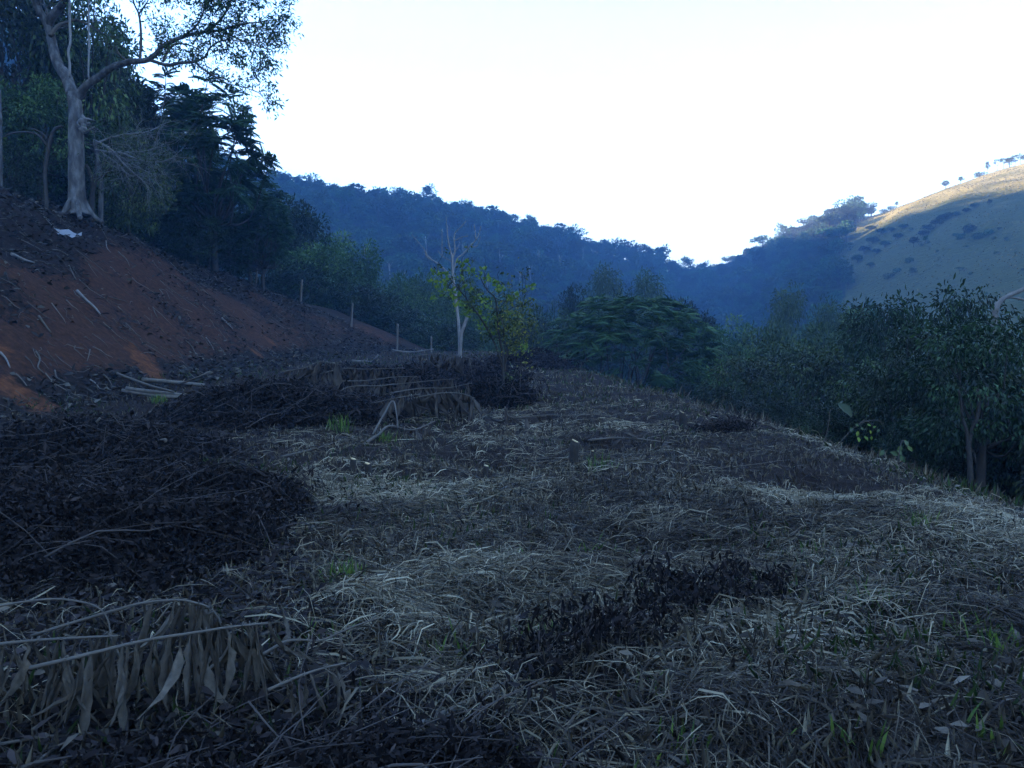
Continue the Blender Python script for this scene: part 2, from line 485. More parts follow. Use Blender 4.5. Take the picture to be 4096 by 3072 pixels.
# ------------------------------------------------------------------ tree building
M['leaf_umbrella'] = mat('leaf_umbrella', [(0, (.018, .042, .018)), (.6, (.05, .105, .036)), (1, (.10, .19, .06))], .6, .25, .2)
def grow(mb, rng, p, d, length, r, depth, tips, spread=.6, up=.15, kids=3, wig=.12, sides=5, ratio=.68, tint=.5):
    """A limb with bends, splitting into thinner ones; tips collects (point, direction)."""
    k = 5
    pts = [np.array(p, float)]; dd = unit(np.array(d, float))
    for i in range(k - 1):
        dd = unit(dd + rng.randn(3) * wig + np.array([0, 0, up * .25]))
        pts.append(pts[-1] + dd * length / (k - 1))
    rad = np.linspace(r, r * .62, k)
    tube(mb, pts, rad, sides, tint)
    if depth == 0:
        tips.append((pts[-1], dd)); tips.append((pts[2], dd)); return
    n = kids if depth > 1 else kids + 1
    for q in range(n):
        at = pts[-1] if q < 2 else pts[rng.randint(2, k)]
        nd = unit(dd + rand_dirs(rng, 1)[0] * spread + np.array([0, 0, up]))
        grow(mb, rng, at, nd, length * ratio * rng.uniform(.75, 1.2), r * .58, depth - 1, tips, spread, up, kids, wig, max(3, sides - 1), ratio, tint)

def limbs_to(mb, rng, start, targets, r0, sides=5):
    for t in targets:
        s = np.array(start) + np.array([0, 0, rng.uniform(-.25, .25) * 1.0])
        mid = (s + t) / 2 + np.array([0, 0, -.15 * np.linalg.norm(t - s)]) + rng.randn(3) * .12 * np.linalg.norm(t - s)
        c = spline([s, mid, t], 3)
        tube(mb, c, np.linspace(r0, r0 * .25, len(c)), sides, .5)

def clumps(rng, centre, radii, n, low=-.5, inner=.55, lob=(.78, 1.12)):
    """Clump centres through an uneven dome."""
    out = []
    lob = rng.uniform(lob[0], lob[1], 12)
    while len(out) < n:
        d = rand_dirs(rng, 1)[0]
        if d[2] < low: continue
        k = int((math.atan2(d[1], d[0]) + math.pi) / (2 * math.pi) * 12) % 12
        rr = inner + (1 - inner) * rng.rand() ** .5
        out.append(np.array(centre) + d * rr * np.array(radii) * lob[k])
    return np.array(out)

def leaf_clumps(mb, rng, cents, cr, per, ll, lw, centre, tmpl=(LEAF2_V, LEAF2_F), droop=.3, flat=.7, tsp=.35, updir=.9):
    n = len(cents) * per
    c = np.repeat(cents, per, 0)
    d = rand_dirs(rng, n) * (rng.rand(n, 1) ** .4)
    pos = c + d * cr * np.array([1, 1, flat]) * np.repeat(rng.uniform(.65, 1.25, len(cents)), per)[:, None]
    out = unit(d + .35 * unit(pos - np.array(centre)) + np.array([0, 0, -droop]) + rng.randn(n, 3) * .35)
    upv = unit(np.array([0, 0, updir]) + rng.randn(n, 3) * .5)
    s = ll * rng.uniform(.65, 1.3, n)
    sc = np.stack([s * lw / ll, s, s], -1)
    # tint: each clump and each leaf its own
    t = np.clip(.45 + np.repeat(rng.randn(len(cents)) * .25, per) + rng.randn(n) * tsp * .5, 0, 1)
    scatter(mb, tmpl[0], tmpl[1], pos, out, upv, sc, t)

def frond_template(nl=9, wid=.34, droop=.35):
    v, f = [], []
    for i in range(nl):
        t = (i + .7) / nl
        y = t; z = -droop * t * t
        w = wid * math.sin(math.pi * min(1, .18 + t * .8)) ** .7
        for s in (1, -1):
            k = len(v)
            h = .72 / nl
            v += [[0, y - h, z], [s * w * .55, y - h * .3 + .03, z - .03], [s * w, y + .08, z - .10], [s * w * .5, y + h + .05, z - .03]]
            f += [[k, k + 1, k + 2], [k, k + 2, k + 3]] if s > 0 else [[k, k + 2, k + 1], [k, k + 3, k + 2]]
    return np.array(v, float), f
FROND = frond_template(10, .30)
FROND_S = frond_template(6, .30, .25)

def frond_clumps(mb, rng, cents, per, length, centre, tmpl=FROND, pitch=.15, tsp=.3):
    n = len(cents) * per
    c = np.repeat(cents, per, 0)
    out = unit(np.repeat(cents, per, 0) - np.array(centre)) * np.array([1, 1, .3])
    az = rng.rand(n) * 2 * math.pi
    d = np.stack([np.cos(az), np.sin(az), pitch + rng.randn(n) * .25], -1) * .9 + out * .9
    upv = unit(np.array([0, 0, 1.0]) + rng.randn(n, 3) * .22 + out * .3)
    s = length * rng.uniform(.7, 1.25, n)
    t = np.clip(.45 + np.repeat(rng.randn(len(cents)) * .16, per) + rng.randn(n) * tsp * .4, 0, 1)
    scatter(mb, tmpl[0], tmpl[1], c + rng.randn(n, 3) * .12 * length, d, upv, s, t)

PROTO = {}
def proto(kind, build, height, width):
    """build(trunk MB, crown MB) -> materials; a hidden-away master is not linked, only its meshes are kept."""
    tr, cr = MB(), MB()
    mt, mc = build(tr, cr)
    PROTO[kind] = (tr.mesh('trunk', mt, True), cr.mesh('crown', mc), height, width)

def place(kind, name, x, y, height, width, label, cat='tree', group=None, rz=0, dz=-.15, z=None):
    t, c, h0, w0 = PROTO[kind]
    zz = float(H(x, y)) + dz if z is None else z
    e = empty(name, (x, y, zz), label, cat, group)
    e.rotation_euler = (0, 0, rz)
    s = width / w0
    e.scale = (s, s, height / h0)
    for n, me in (('trunk', t), ('crown', c)):
        if len(me.vertices) == 0: continue
        o = bpy.data.objects.new(n, me); C.objects.link(o); o.parent = e
    return e

def place_px(kind, name, u, d, vtop, wpx, label, cat='tree', group=None, rz=None, rng=np.random.RandomState(5), minh=1.0, dz=-.15):
    """Stands a tree on the terrain so that its crown top reaches row vtop."""
    p = P(u, vtop, d)
    z = float(H(p[0], p[1])) + dz
    return place(kind, name, p[0], p[1], max(minh, p[2] - z), wpx / FPX * d, label, cat, group, rng.rand() * 6.28 if rz is None else rz, dz)

def b_dense(seed, nc=70, per=110, ll=.30, lw=.13, radii=(3.4, 3.4, 3.6), cz=6.2, cr=1.05, mat_='leaf_dark', trunk_r=.22, low=-.75, droop=.3, tmpl=(LEAF2_V, LEAF2_F), flat=.7, barkm='bark_dark'):
    def f(tr, cr_):
        rng = np.random.RandomState(seed)
        cen = (0, 0, cz)
        cs = clumps(rng, cen, radii, nc, low)
        trunk = spline([(0, 0, -.6), (.08, .05, cz * .3), (-.1, .1, cz * .6), (0, 0, cz * .9)], 4)
        tube(tr, trunk, np.linspace(trunk_r * 1.25, trunk_r * .5, len(trunk)), 7, .5)
        limbs_to(tr, rng, (0, 0, cz * .62), cs[:: max(1, nc // 22)], trunk_r * .4)
        leaf_clumps(cr_, rng, cs, cr, per, ll, lw, cen, tmpl, droop, flat)
        return M[barkm], M[mat_]
    return f
def b_fronds(seed, nc, per, length, radii, cz, mat_='leaf_feather', low=-.2, trunk_r=.2, pitch=.1, inner=.6, fork=.4, tmpl=FROND, lob=(.78, 1.12)):
    def f(tr, cr_):
        rng = np.random.RandomState(seed)
        cen = (0, 0, cz)
        cs = clumps(rng, cen, radii, nc, low, inner, lob)
        base = np.array([0, 0, cz * fork])
        trunk = spline([(0, 0, -.6), (.05, .03, cz * fork * .5), base], 4)
        tube(tr, trunk, np.linspace(trunk_r * 1.2, trunk_r * .8, len(trunk)), 7, .5)
        limbs_to(tr, rng, base, cs[:: max(1, nc // 26)], trunk_r * .5)
        frond_clumps(cr_, rng, cs, per, length, cen, tmpl, pitch)
        return M['bark_dark'], M[mat_]
    return f

proto('dense', b_dense(1), 10.0, 8.2)
proto('dense2', b_dense(2, 60, 120, .26, .12, (3.0, 3.0, 4.2), 6.0, 1.1, 'leaf_mid', .2), 10.4, 7.4)
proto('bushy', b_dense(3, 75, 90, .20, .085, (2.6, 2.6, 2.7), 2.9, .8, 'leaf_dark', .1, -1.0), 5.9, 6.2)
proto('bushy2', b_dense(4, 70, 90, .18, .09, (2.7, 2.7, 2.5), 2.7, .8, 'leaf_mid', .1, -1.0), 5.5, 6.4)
proto('droopy', b_dense(5, 60, 100, .36, .085, (2.8, 2.8, 3.4), 5.4, 1.0, 'leaf_pale', .16, -.8, .9, flat=.9), 9.2, 7.0)
proto('feather', b_fronds(6, 125, 11, .92, (3.6, 3.6, 4.6), 7.2, low=-.8, trunk_r=.22), 12.2, 8.4)
proto('umbrella', b_fronds(7, 300, 11, .52, (4.5, 4.5, 3.6), 3.3, mat_='leaf_umbrella', low=-.45, trunk_r=.13, pitch=.0, inner=.72, fork=.25, lob=(.93, 1.05)), 6.9, 10.0)
proto('near_broadleaf', b_dense(8, 80, 75, .19, .075, (2.3, 2.3, 2.5), 4.3, .75, 'leaf_dark', .13, -.8, .8, (LEAF6_V, LEAF6_F)), 7.0, 5.6)
proto('near_broadleaf2', b_dense(9, 80, 70, .17, .075, (2.4, 2.4, 2.3), 3.0, .75, 'leaf_near', .1, -1.0, .75, (LEAF6_V, LEAF6_F)), 5.4, 5.8)
proto('near_bush', b_dense(10, 60, 80, .10, .05, (1.25, 1.25, 1.15), 1.2, .42, 'leaf_dark', .04, -1.0, .2, (LEAF6_V, LEAF6_F)), 2.5, 2.9)
def b_twigs(seed, n=7, L=1.6, r=.05, depth=3, spread=.65, up=.12, mt='twig', kids=3):
    def f(tr, cr_):
        rng = np.random.RandomState(seed); tips = []
        for q in range(n):
            a = rng.rand() * 6.28
            grow(tr, rng, (rng.randn() * .25, rng.randn() * .25, -.3), (math.cos(a) * .45, math.sin(a) * .45, 1), L, r, depth, tips, spread, up, kids)
        ps = np.array([t[0] for t in tips]); ds = np.array([t[1] for t in tips])
        k = rng.rand(len(ps)) < .5
        scatter(cr_, LEAF2_V, LEAF2_F, ps[k], ds[k] + [0, 0, -.5], unit(rng.randn(k.sum(), 3)), np.stack([np.full(k.sum(), .05), np.full(k.sum(), .13), np.full(k.sum(), .13)], -1), rng.rand(k.sum()))
        return M[mt], M['leaf_pale']
    return f
proto('twiggy', b_twigs(11), 4.6, 4.4)

# far crowns: a few hundred leaf sprays each
def b_far(seed, radii, cz, nc, per, ll, low=-.4, trunk=.25, flat=.6):
    def f(tr, cr_):
        rng = np.random.RandomState(seed)
        cs = clumps(rng, (0, 0, cz), radii, nc, low, .5)
        t = spline([(0, 0, -1.5), (.2, .1, cz * .5), (0, 0, cz)], 2)
        tube(tr, t, np.linspace(trunk, trunk * .5, len(t)), 5, .5)
        limbs_to(tr, rng, (0, 0, cz * .6), cs[::3], trunk * .45, 4)
        leaf_clumps(cr_, rng, cs, 1.15, per, ll, ll * .55, (0, 0, cz), (LEAF2_V, LEAF2_F), .15, flat)
        return M['bark_dark'], M['leaf_far']
    return f
proto('far_round', b_far(21, (3.2, 3.2, 3.4), 6.0, 26, 22, .95), 10, 8.2)
proto('far_tall', b_far(22, (2.3, 2.3, 4.6), 7.5, 26, 22, .9), 12.5, 6.4)
proto('far_flat', b_far(23, (4.6, 4.6, 1.5), 8.6, 24, 20, .9, -.1, .28, .45), 10.4, 11)
proto('far_airy', b_far(24, (3.4, 3.4, 2.2), 8.0, 13, 18, .9, -.3, .25, .5), 10.6, 8.6)
proto('far_bush', b_far(25, (2.2, 2.2, 1.6), 1.6, 22, 22, .6, -.9, .12), 3.4, 5.4)
# ------------------------------------------------------------------ forest on the hills (one mass) and the trees of its skyline
def instancer(name, pts, rot, scl, idx, kinds, kind='stuff'):
    """One object: copies of the listed crowns at points, by geometry nodes."""
    me = bpy.data.meshes.new(name)
    me.vertices.add(len(pts)); me.vertices.foreach_set('co', np.asarray(pts, float).ravel())
    for n, a in (('turn', rot), ('size', scl)):
        at = me.attributes.new(n, 'FLOAT', 'POINT'); at.data.foreach_set('value', np.asarray(a, np.float32))
    at = me.attributes.new('pick', 'INT', 'POINT'); at.data.foreach_set('value', np.asarray(idx, np.int32))
    o = bpy.data.objects.new(name, me); C.objects.link(o)
    col = bpy.data.collections.new(name + '_kinds')
    for i, k in enumerate(kinds):
        mm = []
        t, c = PROTO[k][0], PROTO[k][1]
        b = bpy.data.objects.new('%02d_%s' % (i, k), join_meshes(t, c)); col.objects.link(b)
    ng = bpy.data.node_groups.new(name, 'GeometryNodeTree')
    ng.interface.new_socket('Geometry', in_out='INPUT', socket_type='NodeSocketGeometry')
    ng.interface.new_socket('Geometry', in_out='OUTPUT', socket_type='NodeSocketGeometry')
    N, L = ng.nodes, ng.links
    gi, go = N.new('NodeGroupInput'), N.new('NodeGroupOutput')
    ip = N.new('GeometryNodeInstanceOnPoints'); ci = N.new('GeometryNodeCollectionInfo')
    ci.inputs['Collection'].default_value = col
    ci.inputs['Separate Children'].default_value = True
    ci.inputs['Reset Children'].default_value = True
    def na(n, t):
        q = N.new('GeometryNodeInputNamedAttribute'); q.data_type = t; q.inputs['Name'].default_value = n
        return q.outputs['Attribute']
    cx_ = N.new('ShaderNodeCombineXYZ'); L.new(na('turn', 'FLOAT'), cx_.inputs['Z'])
    L.new(gi.outputs[0], ip.inputs['Points']); L.new(ci.outputs[0], ip.inputs['Instance'])
    ip.inputs['Pick Instance'].default_value = True
    L.new(na('pick', 'INT'), ip.inputs['Instance Index'])
    L.new(cx_.outputs[0], ip.inputs['Rotation']); L.new(na('size', 'FLOAT'), ip.inputs['Scale'])
    L.new(ip.outputs[0], go.inputs[0])
    md = o.modifiers.new('copies', 'NODES'); md.node_group = ng
    return tag(o, kind=kind)

def join_meshes(*ms):
    out = bpy.data.meshes.new('joined')
    vs_, lt, lv, mi, ti, n = [], [], [], [], [], 0
    for k, me in enumerate(ms):
        nv = len(me.vertices)
        if nv == 0: continue
        a = np.empty(nv * 3); me.vertices.foreach_get('co', a); vs_.append(a.reshape(-1, 3))
        l = np.empty(len(me.loops), np.int32); me.loops.foreach_get('vertex_index', l); lv.append(l + n)
        q = np.empty(len(me.polygons), np.int32); me.polygons.foreach_get('loop_total', q); lt.append(q)
        mi.append(np.full(len(q), len(out.materials), np.int32)); out.materials.append(me.materials[0])
        t = np.empty(nv, np.float32); me.attributes['tint'].data.foreach_get('value', t); ti.append(t)
        n += nv
    V = np.concatenate(vs_); lv = np.concatenate(lv); lt = np.concatenate(lt)
    out.vertices.add(len(V)); out.vertices.foreach_set('co', V.ravel())
    out.loops.add(len(lv)); out.loops.foreach_set('vertex_index', lv)
    out.polygons.add(len(lt)); out.polygons.foreach_set('loop_start', np.concatenate([[0], np.cumsum(lt)[:-1]]).astype(np.int32))
    out.polygons.foreach_set('loop_total', lt); out.polygons.foreach_set('material_index', np.concatenate(mi))
    at = out.attributes.new('tint', 'FLOAT', 'POINT'); at.data.foreach_set('value', np.concatenate(ti))
    out.update(calc_edges=True)
    return out

rngF = np.random.RandomState(31)
def forest_points():
    n = 60000
    th = np.radians(rngF.uniform(-50, 50, n)); r = np.sqrt(rngF.uniform(100 ** 2, 640 ** 2, n))
    x, y = r * np.sin(th), r * np.cos(th)
    z1, r1, r0 = hill_par(np.degrees(th))
    t = (r - r0) / (r1 - r0)
    ok = (t > -.25) & (t < 1.12) & ((t < .90) | (t > .97) & (rngF.rand(n) < .35) | (t >= .9) & (t <= .97) & (rngF.rand(n) < .75)) & ~pasture_mask(x, y)
    # an even spread: keep one per cell of about 5 m
    cell = (np.floor(x / 5.8).astype(int) * 100003 + np.floor(y / 5.8).astype(int))
    _, first = np.unique(cell, return_index=True)
    k = np.zeros(n, bool); k[first] = True
    ok &= k
    return x[ok], y[ok], t[ok]
fx, fy, ft = forest_points()
fz = H(fx, fy)
nF = len(fx)
instancer('forest', np.stack([fx, fy, fz - .4], -1), rngF.rand(nF) * 6.28, rngF.uniform(.5, 1.0, nF) ** 1.0 * np.where(rngF.rand(nF) < .18, 1.5, 1.0) * 1.05 * np.where(ft > .9, .8, 1), rngF.choice([0, 0, 1, 2, 3], nF), ['far_round', 'far_tall', 'far_flat', 'far_airy'])

ORD = ['first', 'second', 'third', 'fourth', 'fifth', 'sixth', 'seventh', 'eighth', 'ninth', 'tenth', 'eleventh', 'twelfth', 'thirteenth', 'fourteenth', 'fifteenth', 'sixteenth',
       'seventeenth', 'eighteenth', 'nineteenth', 'twentieth']
def ordinal(i):
    if i < 20: return ORD[i]
    t = {2: 'twenty', 3: 'thirty', 4: 'forty'}[(i + 1) // 10]
    return (t[:-1] + 'ieth') if (i + 1) % 10 == 0 else t + '-' + ORD[(i + 1) % 10 - 1]
def number_group(group, pattern):
    """Gives each member of a row its own place in its label, counted from the left of the picture."""
    o = sorted([q for q in C.objects if q.get('group') == group], key=lambda q: math.atan2(q.location.x, q.location.y))
    for i, q in enumerate(o): q['label'] = pattern % ordinal(i)
# skyline trees, one by one
rngS = np.random.RandomState(32)
SKY = []
def crest(u):
    th = math.atan((u - 512) / FPX)
    r = np.linspace(250, 700, 400); x = r * math.sin(th); y = r * math.cos(th)
    z = H(x, y); k = np.argmax((z - CAM_H) / y)
    return x[k], y[k], z[k]
def sky_tree(kind, u, hpx, wpx, label, group=None, back=0.0, cat='tree', name='hill_tree'):
    x, y, z = crest(u)
    s = y / FPX
    place(kind, name, x, y, hpx * s, wpx * s, label, cat, group, rngS.rand() * 6.28, -.3)
sky_tree('far_flat', 365, 12, 15, 'umbrella-shaped tree standing clear above the left hill skyline')
sky_tree('far_airy', 393, 9, 14, 'low spreading tree on the skyline just right of the umbrella-shaped tree')
sky_tree('far_airy', 426, 10, 13, 'airy crown on the left hill skyline above the bare pale tree')
sky_tree('far_airy', 634, 13, 20, 'wide see-through crown low on the left hill skyline near the saddle', back=0)
sky_tree('far_tall', 663, 9, 6, 'slim upright tree on the skyline just left of the saddle')
sky_tree('far_flat', 676, 9, 14, 'flat-topped tree right at the lowest dip of the skyline')
sky_tree('far_round', 840, 13, 17, 'big round dark crown on the skyline where forest meets pasture')
sky_tree('far_round', 822, 9, 16, 'broad crown on the skyline just left of the big round crown')
sky_tree('far_airy', 735, 13, 20, 'tall airy tree on the right skyline just above the saddle')
sky_tree('far_airy', 757, 12, 20, 'airy crown on the right skyline, second up from the saddle')
for u in np.arange(278, 660, 9.0):
    if any(abs(u - q) < 6 for q in (365, 393, 426, 634)): continue
    u += rngS.uniform(-3, 3)
    sky_tree(['far_round', 'far_airy', 'far_flat', 'far_tall'][rngS.choice(4, p=[.35, .35, .2, .1])], u, rngS.uniform(7, 16), rngS.uniform(10, 23),
             'small dark crown along the skyline of the left forested hill', 'skyline trees of the left hill')
for u in np.arange(692, 815, 7.5):
    u += rngS.uniform(-3, 3)
    sky_tree(['far_round', 'far_airy', 'far_flat'][rngS.choice(3)], u, rngS.uniform(8, 16), rngS.uniform(11, 22),
             'small dark crown along the skyline climbing right from the saddle', 'skyline trees right of the saddle')
for (u, h, w, k, lab) in [(941, 9, 9, 'far_round', 'lone dark round tree on the crest of the sunlit pasture'),
                          (956, 8, 6, 'far_tall', 'slim tree right of the lone round tree on the sunlit crest'),
                          (893, 7, 4, 'far_tall', 'thin upright tree on the lower end of the sunlit crest'),
                          (888, 4, 10, 'far_bush', 'low bush beside the thin upright tree on the pasture crest'),
                          (880, 4, 9, 'far_bush', 'low bush on the pasture crest nearest the forest'),
                          (975, 5, 13, 'far_bush', 'wide low bush on the sunlit crest below the tall clump'),
                          (982, 14, 5, 'far_tall', 'tallest slim tree on the sunlit crest'),
                          (866, 7, 6, 'far_airy', 'tiny flat tree on the skyline above the shadow edge')]:
    sky_tree(k, u, h, w, lab)
for i, u in enumerate([992, 998, 1004, 1009, 1014, 1020, 1026]):
    sky_tree(['far_airy', 'far_flat', 'far_tall', 'far_airy', 'far_airy', 'far_round', 'far_airy'][i], u, rngS.uniform(9, 15), rngS.uniform(7, 13),
             'see-through tree in the row on top of the sunlit hill', 'row of trees on top of the sunlit hill')

# bushes scattered over the pasture
def pasture_at(u, v):
    th = math.atan((u - 512) / FPX)
    r = np.linspace(70, 620, 900); x = r * math.sin(th); y = r * math.cos(th)
    vv = 347 - (H(x, y) - CAM_H) / y * FPX
    k = np.argmax(vv <= v)
    return x[k], y[k]
def past_bush(kind, u, v, hpx, wpx, label, group=None, name='pasture_bush', cat='bush'):
    x, y = pasture_at(u, v); s = y / FPX
    place(kind, name, x, y, hpx * s, wpx * s, label, cat, group, rngS.rand() * 6.28, -.2)
past_bush('far_tall', 910, 277, 10, 8, 'dark upright bush standing on the bare slope above the near trees')
past_bush('far_bush', 907, 264, 6, 9, 'dark round bush just above the upright bush on the slope')
past_bush('far_round', 911, 248, 11, 12, 'larger dark bush in the middle of the pasture slope')
past_bush('far_tall', 923, 245, 9, 6, 'narrow bush right of the larger dark bush on the slope')
past_bush('far_flat', 957, 275, 8, 10, 'small umbrella-shaped tree alone on the pasture slope', None, 'pasture_tree', 'tree')
past_bush('far_round', 985, 207, 7, 5, 'small dark tree on the edge of the sunlit grass', None, 'pasture_tree', 'tree')
past_bush('far_bush', 895, 273, 5, 10, 'low bush left of the dark upright bush')
past_bush('far_bush', 887, 279, 6, 12, 'spreading low bush near the forest edge on the slope')
for (u, v, h, w) in [(965, 233, 8, 14), (975, 240, 7, 12), (958, 240, 6, 10), (985, 236, 6, 10)]:
    past_bush('far_bush', u, v, h, w, 'bush in the dark cluster at mid height on the right slope', 'cluster of bushes on the right slope')
for (u, v, h, w) in [(925, 233, 8, 14), (932, 228, 8, 13), (938, 224, 9, 13), (944, 221, 8, 12), (920, 238, 7, 12), (952, 218, 6, 10), (962, 214, 5, 10), (970, 210, 6, 10)]:
    past_bush('far_round', u, v, h, w, 'bush in the dark band climbing below the sunlit grass', 'band of bushes below the sunlit grass')
for (u, v, h, w) in [(868, 232, 6, 12), (878, 236, 7, 14), (888, 233, 5, 10), (870, 245, 8, 14), (882, 248, 7, 12), (895, 240, 6, 12), (900, 230, 5, 11), (862, 255, 9, 14), (874, 255, 6, 10), (855, 264, 9, 14), (868, 268, 6, 10)]:
    past_bush('far_round', u, v, h, w, 'bush in the straggling patch between forest and pasture', 'bushes between forest and pasture')
for (u, v, h, w) in [(838, 288, 20, 16), (846, 290, 16, 15), (828, 292, 16, 15), (815, 287, 14, 15)]:
    past_bush('far_round', u, v, h, w, 'dark round tree at the foot of the forest edge', 'trees at the foot of the forest edge', 'forest_edge_tree', 'tree')
for i in range(16):
    u, v = rngS.uniform(900, 1024), rngS.uniform(225, 296)
    past_bush('far_bush', u, v, rngS.uniform(1.5, 3.5), rngS.uniform(3, 6), 'tiny low shrub dotted on the pasture slope', 'tiny shrubs on the pasture slope')

# grass tussocks that roughen the pasture
def tussocks():
    n = 10000
    th = np.radians(rngF.uniform(21, 40, n)); r = np.sqrt(rngF.uniform(90 ** 2, 520 ** 2, n))
    x, y = r * np.sin(th), r * np.cos(th)
    ok = pasture_mask(x, y); x, y = x[ok], y[ok]
    mb = MB(); k = len(x)
    a = rngF.rand(k) * 6.28
    pos = np.stack([x, y, H(x, y) - .1], -1)
    for q in range(3):
        d = np.stack([np.cos(a + 2.1 * q) * .5, np.sin(a + 2.1 * q) * .5, np.full(k, .9)], -1)
        s = rngF.uniform(.15, .45, k)
        scatter(mb, LEAF2_V, LEAF2_F, pos, d, rand_dirs(rngF, k), np.stack([s * 1.1, s, s], -1), np.clip(rngF.randn(k) * .25 + .5, 0, 1))
    m = mat('pasture_tussock', [(0, (.045, .038, .016)), (.5, (.15, .12, .055)), (1, (.38, .30, .16))], .9, .15, .05)
    tag(mb.build('pasture_grass', m), kind='stuff')
tussocks()

number_group('skyline trees of the left hill', '%s small crown from the left along the skyline of the left forested hill')
number_group('skyline trees right of the saddle', '%s small crown from the left along the skyline climbing right from the saddle')
number_group('row of trees on top of the sunlit hill', '%s see-through tree from the left in the row on top of the sunlit hill')
number_group('cluster of bushes on the right slope', '%s bush from the left in the dark cluster at mid height on the right slope')
number_group('band of bushes below the sunlit grass', '%s bush from the left in the dark band climbing below the sunlit grass')
number_group('bushes between forest and pasture', '%s bush from the left in the straggling patch between forest and pasture')
number_group('trees at the foot of the forest edge', '%s dark round tree from the left at the foot of the forest edge')
number_group('tiny shrubs on the pasture slope', '%s tiny low shrub from the left dotted over the open pasture slope')
# ------------------------------------------------------------------ the big tree on the bank
def px_path(pts, d):
    """Pixel trace (u, v[, depth offset]) at distance d to world points."""
    return np.array([P(q[0], q[1], d + (q[2] if len(q) > 2 else 0)) for q in pts])

def finish_branch(mb, leaves, rng, pts, r0, r1, ntw, length, depth=2, sides=6, m=4, wig=.12, spread=.7, up=.1, from_=.35):
    c = spline(pts, m)
    tube(mb, c, np.linspace(r0, r1, len(c)), sides, .5, .05, rng)
    tips = []
    for q in range(ntw):
        k = rng.randint(int(len(c) * from_), len(c))
        tg = unit(c[min(k + 1, len(c) - 1)] - c[max(k - 1, 0)])
        d = unit(tg + rand_dirs(rng, 1)[0] * .8)
        grow(mb, rng, c[k], d, length * rng.uniform(.6, 1.2), max(.012, r1 * .7), depth, tips, spread, up, 2, wig, 4, .72)
    leaves += tips

